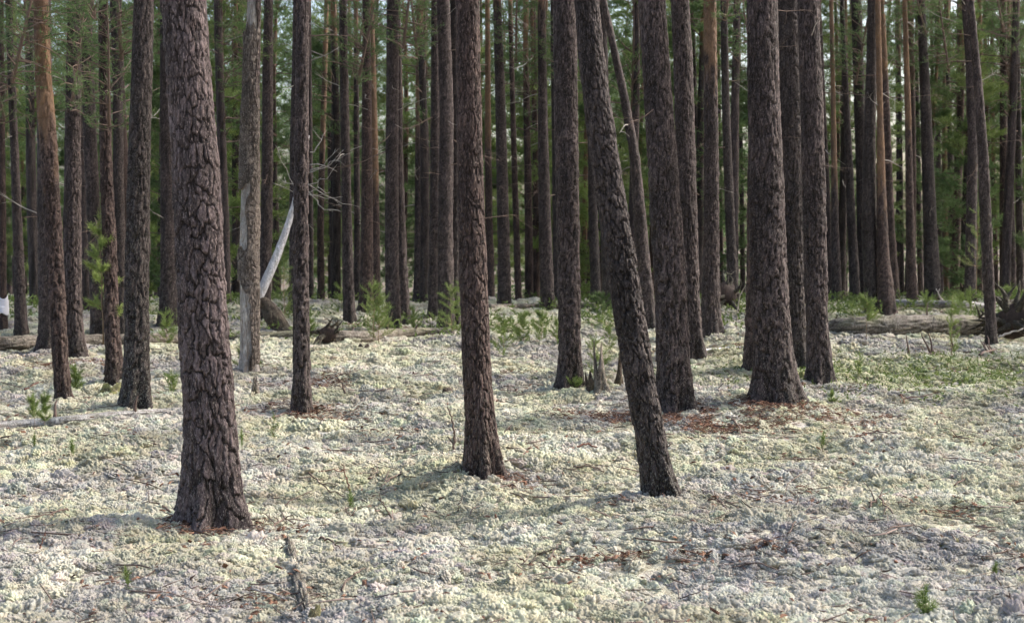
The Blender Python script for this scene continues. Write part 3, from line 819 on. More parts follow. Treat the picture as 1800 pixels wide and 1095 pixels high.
def copy_pine(x, y, label, group, kind, k, scale=1.0, rz=0.0, crown_z=None, dead=3):
    r = np.random.default_rng(k + 1000)
    root = empty('pine_tree', (x, y, float(gz(x, y))), label, 'pine tree', group)
    obj('trunk', FARTRUNK[k % 6], root, (0, 0, 0), (0, 0, rz), scale)
    lib, cz = {'far': (CROWNS, 9.2), 'bushy': (BUSHY, 1.2), 'airy': (AIRY, 4.0)}[kind]
    if crown_z is not None: cz = crown_z
    cb, cn = lib[k % len(lib)]
    obj('limbs', cb, root, (0, 0, cz * scale), (0, 0, rz + k), scale)
    obj('crown', cn, root, (0, 0, cz * scale), (0, 0, rz + k), scale)
    if kind == 'bushy':
        cb2, cn2 = lib[(k + 2) % len(lib)]
        obj('limbs', cb2, root, (0, 0, (cz + 5.2) * scale), (0, 0, rz + 2 * k), scale * 0.9)
        obj('crown', cn2, root, (0, 0, (cz + 5.2) * scale), (0, 0, rz + 2 * k), scale * 0.9)
    for q in range(dead):
        a = r.uniform(0, 2 * PI)
        obj('dead_branch', DEAD[r.integers(7)], root, (0.08 * math.cos(a), 0.08 * math.sin(a), r.uniform(2, 8)), (0, 0, a), r.uniform(0.7, 1.4))
    return root

HANDLES = [(-400, 'left edge'), (82, 'orange leaner'), (244, 'furrowed pine'), (346, 'nearest pine'), (439, 'peeling snag'), (530, 'slim pine'), (608, 'narrow pine'), (689, 'light-edged pine'), (826, 'middle pine'), (882, 'gap pine'),
           (997, 'straight pine'), (1166, 'stout pine'), (1250, 'pale pine'), (1347, 'big pine'), (1430, 'grey-brown pine'), (1528, 'flaky pine'), (1630, 'log pine'), (1730, 'slender pine'), (2400, 'right edge')]
ORD = ['first', 'second', 'third', 'fourth', 'fifth', 'sixth', 'seventh', 'eighth', 'ninth', 'tenth', 'eleventh', 'twelfth', 'thirteenth', 'fourteenth', 'fifteenth']
BACK = {'far': [], 'bushy': []}
def label_back():
    for kind, text in (('far', 'thin far-off pine stem'), ('bushy', 'bushy young pine far back')):
        gaps = {}
        for px, root in BACK[kind]:
            k = max(i for i, h in enumerate(HANDLES) if h[0] <= max(px, -399))
            gaps.setdefault(k, []).append((px, root))
        for k, L in gaps.items():
            for n, (px, root) in enumerate(sorted(L, key=lambda t: t[0])):
                which = '' if len(L) == 1 else ', %s from left' % ORD[n]
                root['label'] = '%s between %s and %s%s' % (text, HANDLES[k][1], HANDLES[k + 1][1], which)

r = np.random.default_rng(21)
placed = [(t[0], t[1]) for t in TRUNKS]
def free(x, y, dmin):
    return all((x - a) ** 2 + (y - b) ** 2 > dmin * dmin for a, b in placed)
n = 0
while n < 64:
    y = r.uniform(44, 92); x = r.uniform(-0.40, 0.40) * y
    if not free(x, y, 1.6): continue
    placed.append((x, y)); n += 1
    BACK['far'].append(None); rt = copy_pine(x, y, 'thin far-off pine stem deep in the crowded background', 'far pine stems at the back', 'far', n, r.uniform(0.8, 1.15), r.uniform(0, 6.28), r.uniform(4.8, 8.5), 3)
    BACK['far'][-1] = (CX + F * x / y, rt)
n = 0
while n < 70:
    y = r.uniform(34, 66); u = r.uniform(-0.42, 0.42)
    if u > 0.12 and r.random() < 0.4: continue
    x = u * y
    if not free(x, y, 1.5): continue
    placed.append((x, y)); n += 1
    rt = copy_pine(x, y, 'bushy green young pine in the background, branched low down', 'bushy young pines at the back', 'bushy', n, r.uniform(0.6, 1.0), r.uniform(0, 6.28), r.uniform(0.2, 3.2), 1)
    BACK['bushy'].append((CX + F * x / y, rt))
label_back()
# a few with hanging green boughs at the top of the picture
for k, (px, Y, cz, lab) in enumerate((
    (150, 27.0, 3.4, 'young pine whose green boughs hang over the trunks at upper left'),
    (60, 31.0, 3.6, 'green boughed young pine behind the orange topped leaner'),
    (1600, 36.0, 5.4, 'pine with green boughs at the top behind the right hand logs'),
    (1290, 34.0, 5.6, 'pine with a leafy bough beside the pale flaky pine near the top edge'),
    (745, 35.0, 4.6, 'green boughed pine in the gap left of the twin trunks'),
    (215, 24.0, 3.3, 'leaning green boughs behind the dark furrowed pine at upper left'),
    (395, 33.0, 3.8, 'green boughed pine behind the peeling snag'),
    (590, 38.0, 4.4, 'green pine behind the bare dead branches'),
    (930, 40.0, 4.8, 'light green pine closing the gap right of the middle front pine'),
    (1110, 36.0, 4.6, 'green boughed pine behind the thin curved pine'),
    (1480, 40.0, 5.0, 'green boughed pine above the left end of the thick log'),
    (1680, 38.0, 5.2, 'green boughed pine at the top between the right hand stems'),
    (1770, 34.0, 4.6, 'green boughed pine near the upper right corner'))):
    p = at(px, 400, Y)
    copy_pine(p[0], Y, lab, None, 'airy', k + 3, 1.0, k * 1.3, cz, 2)
def shades(x, y):
    for k in (0, 4, 2, 9):
        tx, ty, _ = TRUNKS[k]
        dx, dy = x - tx, y - ty
        along = dx * math.sin(SUN_AZ) + dy * math.cos(SUN_AZ)
        across = abs(dx * math.cos(SUN_AZ) - dy * math.sin(SUN_AZ))
        if 3 < along < 20 and across < 1.9: return True
    return False
n = 0
while n < 22:
    y = r.uniform(5, 42); x = 0.40 * y + r.uniform(1.2, 15)
    if not free(x, y, 1.9) or shades(x, y): continue
    placed.append((x, y)); n += 1
    copy_pine(x, y, 'pine standing outside the right picture edge, shading the lichen', 'pines beside the picture', 'far', n, r.uniform(0.9, 1.1), r.uniform(0, 6.28), 9.2, 0)
n = 0
while n < 6:
    y = r.uniform(8, 34); x = -0.40 * y - r.uniform(1.2, 6)
    if not free(x, y, 1.9): continue
    placed.append((x, y)); n += 1
    copy_pine(x, y, 'pine standing outside the left picture edge', 'pines left of the picture', 'far', n, r.uniform(0.9, 1.1), r.uniform(0, 6.28), 9.2, 0)

# the wood beyond, one mass of foliage
def far_wood():
    r = np.random.default_rng(77)
    b = Bag()
    N = 34000
    y = r.uniform(96, 135, N); x = r.uniform(-0.5, 0.5, N) * y
    h = r.uniform(0, 1, N) * 27
    dens = fbm(x / 5.0, h / 4.5 + y * 0.07, 3.0, 2)
    k = dens > 0.34 + 0.10 * sstep(0, 40, x) + 0.08 * sstep(4, 12, h)
    x, y, h = x[k], y[k], h[k]
    z = gz(x, y) + h
    pts = np.stack([x, y, z], 1)
    d = r.normal(0, 1, pts.shape); d[:, 2] = np.abs(d[:, 2]) * 0.3; d /= np.linalg.norm(d, axis=1)[:, None]
    needles(b, pts, d, 9, 0.55, 0.10, 0.8, r, np.clip(r.normal(0.45, 0.25, len(pts)), 0, 1))
    return b.mesh('far_forest', M_SPRUCE, False)
tag(obj('far_forest', far_wood()), 'mass of green foliage of the wood far behind the trunks', 'forest', kind='stuff')

# ------------------------------------------------------------------ ground
def axis(lo, hi, near_lo, near_hi, step):
    a = np.arange(near_lo, near_hi + 1e-6, step)
    left = near_lo - np.geomspace(step * 2, near_lo - lo, 26)[::-1]
    right = near_hi + np.geomspace(step * 2, hi - near_hi, 26)
    return np.concatenate([left, a, right])
gx = axis(-400, 400, -14, 14, 0.1)
gy = axis(-60, 600, 3.5, 40, 0.1)
GX, GY = np.meshgrid(gx, gy)
GZ = gz(GX, GY)
GZ = np.maximum(GZ, -6.5)
nx, ny = len(gx), len(gy)
i = np.arange(ny - 1)[:, None] * nx; j = np.arange(nx - 1)[None]
q = np.stack([i + j, i + j + 1, i + nx + j + 1, i + nx + j], -1).reshape(-1, 4)
GQ = q

# ---- litter patches (x, y, radius x, radius y), from pixels
PATCH = []
for px, py, wx, wy, st in ((1240, 748, 0.75, 0.5, 0.95), (1190, 740, 0.6, 0.45, 0.7), (1395, 715, 0.8, 0.4, 0.85), (1350, 712, 0.5, 0.3, 0.8), (660, 575, 0.9, 0.8, 0.6), (140, 642, 0.7, 0.7, 0.8), (1080, 740, 0.5, 0.4, 0.6), (1172, 886, 0.3, 0.15, 0.7),
                       (380, 935, 0.42, 0.20, 0.75), (860, 848, 0.32, 0.16, 0.7), (545, 735, 0.5, 0.3, 0.6), (1280, 976, 0.32, 0.10, 0.7), (520, 1075, 0.22, 0.2, 0.6), (600, 670, 0.5, 0.7, 0.5), (1260, 620, 1.0, 0.9, 0.6), (1440, 683, 0.5, 0.3, 0.5), (1740, 900, 0.3, 0.15, 0.4), (1070, 990, 0.25, 0.06, 0.6)):
    g = gp(px, py); PATCH.append((g[0], g[1], wx * 0.95, wy * 0.9, st * 0.62))
def patchf(x, y):
    f = np.zeros_like(x)
    for a, b, wx, wy, st in PATCH:
        d = ((x - a) / wx) ** 2 + ((y - b) / wy) ** 2
        f = np.maximum(f, st * np.exp(-d * d * 0.7))
    return f * sstep(0.36, 0.56, fbm(x / 0.3, y / 0.3, 91.0, 3))
ground = obj('ground', mesh('ground', np.stack([GX, GY, GZ], -1).reshape(-1, 3), GQ, M_GROUND, {'bare': np.clip(patchf(GX.ravel(), GY.ravel()) * 0.9 + sstep(36, 44, GY.ravel()), 0, 1)}))
tag(ground, 'forest floor of thin lichen crust and brown litter under the cushions', 'ground', kind='structure')
gcen = gp(1690, 660)
def greenf(x, y):
    d = ((x - gcen[0]) / 2.4) ** 2 + ((y - gcen[1]) / 1.7) ** 2
    return np.exp(-d)

# ------------------------------------------------------------------ lichen cushions, scattered with geometry nodes
def ico(sub=1):
    import bmesh
    bm = bmesh.new(); bmesh.ops.create_icosphere(bm, subdivisions=sub, radius=1.0)
    v = np.array([w.co for w in bm.verts]); f = np.array([[w.index for w in p.verts] for p in bm.faces]); bm.free()
    return v, f
ICV, ICF = ico(5)
def puff(seed):
    """a cauliflower-like cushion: one sphere pushed out into many small heads"""
    r = np.random.default_rng(seed)
    n = 230
    D = r.normal(0, 1, (n, 3)); D[:, 2] = np.abs(D[:, 2]) - 0.25; D /= np.linalg.norm(D, axis=1)[:, None]
    L = r.uniform(0.5, 1.2, n); W = r.uniform(0.05, 0.10, n)
    ang = np.arccos(np.clip(ICV @ D.T, -1, 1))
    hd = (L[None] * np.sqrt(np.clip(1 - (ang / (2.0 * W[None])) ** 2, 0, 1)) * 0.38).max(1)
    rad = 0.58 + hd + r.normal(0, 0.02, len(ICV)) + 0.14 * np.sin(ICV @ r.normal(0, 2.6, 3) + 1) + 0.10 * np.sin(ICV @ r.normal(0, 4.5, 3))
    V = ICV * rad[:, None]
    V[:, 2] = np.where(V[:, 2] < -0.3, -0.3, V[:, 2])
    # fine branch tips standing out of the heads
    m = 360
    k = r.choice(np.where(ICV[:, 2] > -0.2)[0], m)
    p0 = V[k] * 0.93
    d = ICV[k] + r.normal(0, 0.55, (m, 3)); d /= np.linalg.norm(d, axis=1)[:, None]
    sd = np.cross(d, r.normal(0, 1, (m, 3))); sd /= np.linalg.norm(sd, axis=1)[:, None]
    ln = r.uniform(0.05, 0.12, m)[:, None]; wd = r.uniform(0.018, 0.035, m)[:, None]
    tip = np.stack([p0 - sd * wd, p0 + sd * wd, p0 + d * ln + sd * wd * 0.8, p0 + d * ln - sd * wd * 0.8], 1).reshape(-1, 3)
    qt = np.arange(m * 4).reshape(-1, 4) + len(V)
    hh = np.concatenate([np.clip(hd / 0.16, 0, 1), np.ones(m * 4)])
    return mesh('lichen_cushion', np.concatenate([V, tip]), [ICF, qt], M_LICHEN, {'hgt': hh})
LCOL = bpy.data.collections.new('lichen_cushions')
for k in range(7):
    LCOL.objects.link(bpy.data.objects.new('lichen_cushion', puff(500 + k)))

def scatter_points():
    r = np.random.default_rng(5)
    xs, ys, ss = [], [], []
    for y0, y1, sp_, sz in ((3.6, 8.5, 0.047, 0.041), (8.5, 13, 0.055, 0.047), (13, 19, 0.068, 0.055), (19, 27, 0.095, 0.075), (27, 37.5, 0.14, 0.105),
                            (3.6, 13, 0.050, 0.022), (5, 14, 0.28, 0.048)):
        gyv = np.arange(y0, y1, sp_)
        for yy in gyv:
            w = 0.385 * yy + 1.6
            gxv = np.arange(-w, w, sp_)
            xs.append(gxv + r.uniform(-0.5, 0.5, len(gxv)) * sp_)
            ys.append(yy + r.uniform(-0.5, 0.5, len(gxv)) * sp_)
            ss.append(sz * np.clip(np.exp(r.normal(-0.04, 0.26, len(gxv))), 0.5, 1.6))
    x, y, s = np.concatenate(xs), np.concatenate(ys), np.concatenate(ss)
    gap = fbm(x / 0.26, y / 0.26, 12.0, 3)
    big = fbm(x / 1.7, y / 2.2, 15.0, 2)
    pf = patchf(x, y) * (0.6 + 0.8 * fbm(x / 0.2, y / 0.2, 19.0, 2))
    gf = greenf(x, y)
    keep = ((gap > 0.25 + 0.06 * (big > 0.62)) | (r.random(len(x)) < 0.3)) & (r.random(len(x)) > 0.5 * pf) & (r.random(len(x)) > 0.35 * gf)
    for tx, ty, tr in TRUNKS:
        if ty < 38:
            keep &= ((x - tx) ** 2 + (y - ty) ** 2) > (tr * 1.08) ** 2
    x, y, s, gf = x[keep], y[keep], s[keep], gf[keep]
    s = s * (0.62 + 0.76 * fbm(x / 0.5, y / 0.5, 31.0, 2))
    z = gz(x, y) + 0.05 * (fbm(x / 0.19, y / 0.19, 33.0, 2) - 0.5) - s * 0.22
    # colour: pale yellow green, greyer lavender tufts, whiter and green tinged ones
    n1 = fbm(x / 1.3 + 3, y / 1.7, 41.0, 3); n2 = fbm(x / 0.45, y / 0.6 + 7, 43.0, 3)
    yel = np.array((0.735, 0.72, 0.54)); lav = np.array((0.475, 0.45, 0.43)); whi = np.array((0.82, 0.80, 0.69)); grn = np.array((0.40, 0.46, 0.21)); oli = np.array((0.52, 0.50, 0.34))
    c = yel[None] * np.ones((len(x), 1))
    a = sstep(0.48, 0.60, n1 + r.normal(0, 0.03, len(x)))[:, None]; c = c * (1 - a) + lav * a
    a = (sstep(0.52, 0.68, n2) * 0.75)[:, None]; c = c * (1 - a) + whi * a
    a = (sstep(0.46, 0.30, n2) * 0.6)[:, None]; c = c * (1 - a) + oli * a
    a = np.clip(gf * 1.1 * r.uniform(0.1, 1, len(x)), 0, 0.8)[:, None]; c = c * (1 - a) + grn * a
    c = 0.94 * c * r.uniform(0.84, 1.08, len(x))[:, None] * (1 + r.normal(0, 0.03, (len(x), 3)))
    me = bpy.data.meshes.new('reindeer_lichen')
    me.vertices.add(len(x))
    me.vertices.foreach_set('co', np.stack([x, y, z], 1).astype(np.float32).ravel())
    def att(nm, typ, key, arr):
        a_ = me.attributes.new(nm, typ, 'POINT'); a_.data.foreach_set(key, np.ascontiguousarray(arr, dtype=np.float32 if typ != 'INT' else np.int32).ravel())
    att('tcol', 'FLOAT_VECTOR', 'vector', np.clip(c, 0.05, 0.86))
    att('scl', 'FLOAT_VECTOR', 'vector', np.stack([s * r.uniform(0.75, 1.35, len(x)), s * r.uniform(0.75, 1.35, len(x)), s * r.uniform(0.6, 0.95, len(x))], 1))
    att('rot', 'FLOAT_VECTOR', 'vector', np.stack([r.normal(0, 0.35, len(x)), r.normal(0, 0.35, len(x)), r.uniform(0, 6.28, len(x))], 1))
    att('idx', 'INT', 'value', r.integers(0, 7, len(x)))
    return me
lich = obj('reindeer_lichen', scatter_points())
tag(lich, 'thick carpet of pale yellowish and grey reindeer lichen cushions', 'lichen', kind='stuff')

def scatter_nodes(name, coll):
    ng = bpy.data.node_groups.new(name, 'GeometryNodeTree')
    ng.interface.new_socket('Geometry', in_out='INPUT', socket_type='NodeSocketGeometry')
    ng.interface.new_socket('Geometry', in_out='OUTPUT', socket_type='NodeSocketGeometry')
    N, L = ng.nodes, ng.links
    gi, go = N.new('NodeGroupInput'), N.new('NodeGroupOutput')
    ip = N.new('GeometryNodeInstanceOnPoints')
    ci = N.new('GeometryNodeCollectionInfo')
    ci.inputs['Collection'].default_value = coll
    ci.inputs['Separate Children'].default_value = True
    ci.inputs['Reset Children'].default_value = True
    ip.inputs['Pick Instance'].default_value = True
    def na(nm, typ):
        a = N.new('GeometryNodeInputNamedAttribute'); a.data_type = typ; a.inputs['Name'].default_value = nm
        return a.outputs['Attribute']
    L.new(gi.outputs[0], ip.inputs['Points'])
    L.new(ci.outputs[0], ip.inputs['Instance'])
    L.new(na('scl', 'FLOAT_VECTOR'), ip.inputs['Scale'])
    e2r = N.new('FunctionNodeEulerToRotation')
    L.new(na('rot', 'FLOAT_VECTOR'), e2r.inputs[0])
    L.new(e2r.outputs[0], ip.inputs['Rotation'])
    L.new(na('idx', 'INT'), ip.inputs['Instance Index'])
    L.new(ip.outputs[0], go.inputs[0])
    return ng
md = lich.modifiers.new('scatter', 'NODES')
md.node_group = scatter_nodes('lichen_scatter', LCOL)

# ------------------------------------------------------------------ litter: needles, bark scales, fine sticks
def sticks(n, r, pos, lmin, lmax, wd, bend, tilt):
    """short three sided rods, one mesh"""
    x, y = pos
    a = r.uniform(0, 2 * PI, n); L = r.uniform(lmin, lmax, n) * r.uniform(0.5, 1, n)
    z = gz(x, y) + r.uniform(0.012, 0.05, n)
    d = np.stack([np.cos(a), np.sin(a), r.normal(0, tilt, n)], 1); d /= np.linalg.norm(d, axis=1)[:, None]
    c = np.stack([x, y, z], 1)
    sd = np.stack([-np.sin(a), np.cos(a), np.zeros(n)], 1)
    up = np.cross(d, sd)
    w = (wd * r.uniform(0.5, 1.4, n))[:, None]
    rows = []
    for t, ww in ((-0.5, 0.7), (0.0, 1.0), (0.5, 0.45)):
        cc = c + d * (L * t)[:, None] + sd * (bend * L * (0.25 - t * t) * r.choice([-1, 1], n))[:, None]
        for k in range(3):
            th = 2 * PI * k / 3
            rows.append(cc + w * ww * (math.cos(th) * sd + math.sin(th) * up))
    V = np.stack(rows, 1)
    base = np.array([[0, 1, 4, 3], [1, 2, 5, 4], [2, 0, 3, 5], [3, 4, 7, 6], [4, 5, 8, 7], [5, 3, 6, 8]])
    tri = np.array([[2, 1, 0], [6, 7, 8]])
    off = (np.arange(n) * 9)[:, None, None]
    return V.reshape(-1, 3), (base[None] + off).reshape(-1, 4), (tri[None] + off).reshape(-1, 3), np.repeat(r.uniform(0, 1, n), 9)

def rand_ground(r, n, wfun=None, y0=4.0, y1=30.0):
    xs, ys = [], []
    tot = 0
    while tot < n:
        m = n * 3
        y = y0 + (y1 - y0) * r.random(m) ** 1.35
        x = r.uniform(-1, 1, m) * (0.38 * y + 1.0)
        ok = r.random(m) < (y / y1 * 0.75 + 0.25)
        if wfun is not None: ok &= r.random(m) < wfun(x, y)
        xs.append(x[ok]); ys.append(y[ok]); tot += ok.sum()
    return np.concatenate(xs)[:n], np.concatenate(ys)[:n]

r = np.random.default_rng(61)
b = Bag()
clump = lambda x, y: np.clip(0.12 + 1.6 * sstep(0.55, 0.75, fbm(x / 0.5, y / 0.5, 71.0, 3)), 0, 1)
v, q, t, a = sticks(5200, r, rand_ground(r, 5200, clump), 0.05, 0.22, 0.0032, 0.3, 0.22); b.add(v, q, t, a)
v, q, t, a = sticks(1300, r, rand_ground(r, 1300, clump), 0.15, 0.6, 0.0045, 0.5, 0.18); b.add(v, q, t, a)
st = obj('twig_litter', b.mesh('twig_litter', M_STICKS, True))
tag(st, 'fine dead twigs strewn all over the lichen', 'twigs', kind='stuff')

def scales(n, r, pos, smin, smax):
    """small curled bark scales and cone bits, thin boxes"""
    x, y = pos
    a = r.uniform(0, 2 * PI, n); L = r.uniform(smin, smax, n); W = L * r.uniform(0.35, 0.8, n)
    d = np.stack([np.cos(a), np.sin(a), r.normal(0, 0.35, n)], 1); d /= np.linalg.norm(d, axis=1)[:, None]
    e = np.stack([-np.sin(a), np.cos(a), r.normal(0, 0.35, n)], 1); e /= np.linalg.norm(e, axis=1)[:, None]
    up = np.cross(d, e)
    c = np.stack([x, y, gz(x, y) + r.uniform(0.008, 0.045, n)], 1)
    rows = []
    for sx, sy in ((-1, -0.7), (1, -0.5), (0.8, 0.9), (-0.9, 0.6)):
        rows.append(c + d * (L * sx / 2)[:, None] + e * (W * sy / 2)[:, None])
    rows.append(c + up * (L * 0.22)[:, None])
    V = np.stack(rows, 1)
    tri = np.array([[0, 1, 4], [1, 2, 4], [2, 3, 4], [3, 0, 4]]); qd = np.array([[3, 2, 1, 0]])
    off = (np.arange(n) * 5)[:, None, None]
    return V.reshape(-1, 3), (qd[None] + off).reshape(-1, 4), (tri[None] + off).reshape(-1, 3), np.repeat(r.uniform(0, 1, n) ** 1.3, 5)
b = Bag()
v, q, t, a = scales(7000, r, rand_ground(r, 7000, clump), 0.015, 0.055); b.add(v, q, t, a)
v, q, t, a = scales(3500, r, rand_ground(r, 3500, lambda x, y: patchf(x, y)), 0.015, 0.05); b.add(v, q, t, a)
v, q, t, a = sticks(7000, r, rand_ground(r, 7000, lambda x, y: patchf(x, y)), 0.05, 0.14, 0.0022, 0.2, 0.25); b.add(v, q, t, a)
nl = obj('needle_litter', b.mesh('needle_litter', M_LITTER, False))
tag(nl, 'red brown needles and bark scales lying in patches at the trunks', 'litter', kind='stuff')

# green dwarf shrubs and grass: right hand patch and along the back
def leaves(n, r, pos, smin, smax, hmax):
    x, y = pos
    b = Bag()
    z = gz(x, y) + r.uniform(0.01, 1, n) * hmax
    pts = np.stack([x, y, z], 1)
    d = r.normal(0, 1, (n, 3)); d[:, 2] = np.abs(d[:, 2]) * 0.8 + 0.2; d /= np.linalg.norm(d, axis=1)[:, None]
    needles(b, pts, d, 4, smax, smax * 0.35, 0.7, r, r.uniform(0, 1, n))
    return b
pos = rand_ground(r, 2600, lambda x, y: greenf(x, y), 9, 24)
tag(obj('green_ground_cover', leaves(2600, r, pos, 0.02, 0.045, 0.07).mesh('green_ground_cover', M_LEAF, False)), 'patch of low green leafy plants in the lichen at right', 'ground cover', kind='stuff')
def backf(x, y):
    return sstep(0.50, 0.66, fbm(x / 1.6, y / 1.8, 81.0, 3)) * sstep(20, 29, y)
pos = rand_ground(r, 9000, backf, 20, 40)
tag(obj('undergrowth', leaves(9000, r, pos, 0.03, 0.09, 0.30).mesh('undergrowth', M_LEAF, False)), 'low green undergrowth along the back of the clearing', 'undergrowth', kind='stuff')

# ------------------------------------------------------------------ fallen logs
def log(name, label, pix, widths, mat, sink=0.3, seed=1.0, nu=36, cw=0.05, ch=0.3, depth=0.012, lich=0.4, moss=None, cat='log', knob=0.12, stubs=0, group=None, up=None):
    """pix: pixels of the log's underside line on the ground"""
    G = np.array([gp(x, y) for x, y in pix])
    if up is not None: G[:, 2] += np.array(up)
    Rr = np.array([0.5 * w * g[1] / F for w, g in zip(widths, G)])
    G[:, 2] = G[:, 2] + Rr * (1 - 2 * sink)
    s = np.concatenate([[0], np.cumsum(np.linalg.norm(np.diff(G, axis=0), axis=1))])
    v = np.arange(0, s[-1], 0.03)
    C = interp_path(v, s, np.column_stack([G, Rr]))
    C = smooth_rows(C, 30)
    V, Fc, A = bark_tube(C[:, :3], C[:, 3], nu, cw, ch, depth, seed, False, None, None, lich, 1, True, knob)
    up_n = (V[:, 2] - np.repeat(C[:, 2], nu).tolist()[0] if False else None)
    if moss:
        zc = np.concatenate([np.repeat(C[:, 2], nu), C[[0, -1], 2]]); rc = np.concatenate([np.repeat(C[:, 3], nu), C[[0, -1], 3]])
        up_f = np.clip((V[:, 2] - zc) / rc, -1, 1)
        A[:, 2] = moss * sstep(-0.2, 0.8, up_f) * sstep(0.4, 0.6, fbm(V[:, 0] * 4, V[:, 1] * 4 + V[:, 2] * 3, seed, 3))
    mid = C[len(C) // 2, :3].copy(); mid[2] = float(gz(mid[0], mid[1]))
    root = empty(name, mid, label, cat, group)
    body = obj('stem', mesh('stem', V - mid, Fc, mat, {'bk': A}), root)
    r = np.random.default_rng(int(seed * 10))
    for k in range(stubs):
        i = r.integers(5, len(C) - 5)
        b = Bag()
        d = np.array([r.normal(0, 0.4), r.normal(0, 0.4), 1.0]); d /= np.linalg.norm(d)
        P_ = wiggle(C[i, :3] - mid + d * C[i, 3] * 0.7, d + r.normal(0, 0.3, 3), r.uniform(0.08, 0.35), 4, 0.15, r)
        b.tube(P_, np.linspace(0.018, 0.006, 5), 5)
        obj('branch_stub', b.mesh('branch_stub', M_TWIG), body)
    return root, C

log('fallen_log', 'long fallen log with pale bleached top lying behind the left trees', [(-40, 617), (60, 614), (180, 610), (262, 607), (340, 602)], [26, 26, 24, 22, 20], M_LOG, 0.05, 3.1, 40, 0.06, 0.5, 0.02, 0.5, 0.0, stubs=3)
log('fallen_log', 'pale log piece between the peeling snag and the slim front pine', [(395, 598), (460, 597), (520, 595), (556, 594)], [14, 15, 16, 15], M_LOG, 0.15, 5.2, 30, 0.06, 0.4, 0.01, 0.8, 0.5, stubs=1)
log('fallen_log', 'grey log behind the double stemmed sapling, red root stub at its end', [(582, 604), (640, 604), (700, 597), (752, 592), (800, 590)], [24, 23, 21, 17, 13], M_LOG, 0.02, 7.3, 40, 0.05, 0.4, 0.014, 0.5, 0.35, stubs=3)
log('fallen_log', 'thin grey log lying in the lichen at the left front edge', [(-40, 764), (40, 756), (130, 746), (215, 734), (330, 724)], [18, 17, 15, 11, 8], M_LOG_PALE, -0.08, 9.1, 30, 0.04, 0.5, 0.006, 0.4, 0.15, stubs=2)
log('fallen_log', 'thick brown mossy log lying behind the clearing at right', [(1438, 588), (1500, 589), (1580, 590), (1660, 590), (1750, 590)], [24, 32, 37, 38, 36], M_LOG, 0.05, 11.3, 56, 0.06, 0.4, 0.02, 0.6, 0.5, stubs=7)
log('fallen_log', 'slim bleached log behind the thick mossy log at right', [(1566, 547), (1620, 551), (1690, 553), (1745, 557)], [13, 14, 14, 12], M_LOG_PALE, 0.0, 13.7, 26, 0.06, 0.5, 0.01, 0.3, 0.0, stubs=3, up=[0.1, 0.1, 0.12, 0.12])
log('fallen_log', 'thin whitish log between the pale flaky pine and the big dark pine', [(1152, 628), (1230, 622), (1275, 618), (1322, 615)], [8, 9, 9, 8], M_BIRCH, 0.1, 15.5, 20, 0.05, 0.4, 0.004, 0.1, 0.0)
log('fallen_log', 'dark log far back behind the gap right of the middle pine', [(860, 548), (930, 547), (985, 547), (1045, 546)], [9, 9, 10, 10], M_LOG, 0.0, 17.5, 18, 0.06, 0.4, 0.012, 0.3, 0.2, up=[0.05] * 4)
log('fallen_branch', 'dark crooked bough lying across the green patch at right', [(1572, 628), (1620, 626), (1690, 624), (1765, 626)], [6, 5, 6, 9], M_ROT, 0.0, 19.5, 14, 0.03, 0.2, 0.006, 0.2, 0.0, cat='branch', stubs=5)
log('fallen_log', 'half buried broken pale log with moss in the front lichen', [(505, 948), (514, 985), (524, 1025), (534, 1062), (541, 1085)], [10, 20, 25, 27, 20], M_LOG, 0.35, 21.5, 50, 0.035, 0.5, 0.022, 1.0, 0.0, knob=0.35, stubs=0)
log('rotten_wood', 'sunken strip of rotten brown wood in front of the leaning pine', [(1185, 968), (1240, 978), (1300, 985), (1340, 990)], [10, 20, 20, 8], M_ROT, 0.6, 25.5, 34, 0.025, 0.2, 0.014, 0.3, 0.1, cat='wood', knob=0.4)

# red root stub at the end of the middle log
def root_burst(name, label, px, py, R0, mat, n, seed, cat='root', disc=True, lift=0.0, parent_up=0.5, face=(0, -1, 0.25)):
    g = gp(px, py); r = np.random.default_rng(seed)
    root = empty(name, g, label, cat)
    face = np.array(face, float); face /= np.linalg.norm(face)
    c = np.array([0, 0, lift])
    # lumpy core
    v, f = ico(3)
    rad = 0.42 * R0 * (0.75 + 0.6 * fbm(v[:, 0] * 2 + seed, v[:, 1] * 2 + v[:, 2] * 1.7, seed, 3))
    V = v * rad[:, None]
    V = V - (V @ face)[:, None] * face[None] * 0.5
    A = np.zeros((len(v), 4)); A[:, 0] = fbm(v[:, 0] * 5, v[:, 1] * 5 + v[:, 2] * 5, seed, 2); A[:, 1] = hsh(v[:, 0] * 9, v[:, 2] * 7, seed)
    obj('root_core', mesh('root_core', V + c, f, mat, {'bk': A}), root)
    e1 = np.cross(face, [0, 0, 1.0]); e1 /= np.linalg.norm(e1); e2 = np.cross(e1, face)
    for k in range(n):
        a = 2 * PI * k / n + r.normal(0, 0.25)
        d = math.cos(a) * e1 + math.sin(a) * e2 + face * r.uniform(-0.2, 0.5)
        if d[2] < -0.3 and lift < R0 * 0.9: d[2] *= 0.2
        b = Bag()
        P_ = wiggle(c + d * R0 * 0.2, d, R0 * r.uniform(0.6, 1.1), 6, 0.22, r, 0.03)
        b.tube(P_, np.linspace(0.09 * R0 + 0.008, 0.005, 7), 6)
        for q in range(2):
            i = r.integers(2, 6)
            b.tube(wiggle(P_[i], P_[i] - P_[i - 1] + r.normal(0, 0.05, 3), R0 * r.uniform(0.2, 0.5), 4, 0.3, r), np.linspace(0.03 * R0 + 0.004, 0.003, 5), 4)
        obj('root', b.mesh('root', M_ROT), root)
    return root
root_burst('root_stub', 'spiky red brown root stub at the left end of the middle log', 575, 606, 0.30, M_ROT, 9, 3, lift=0.14)
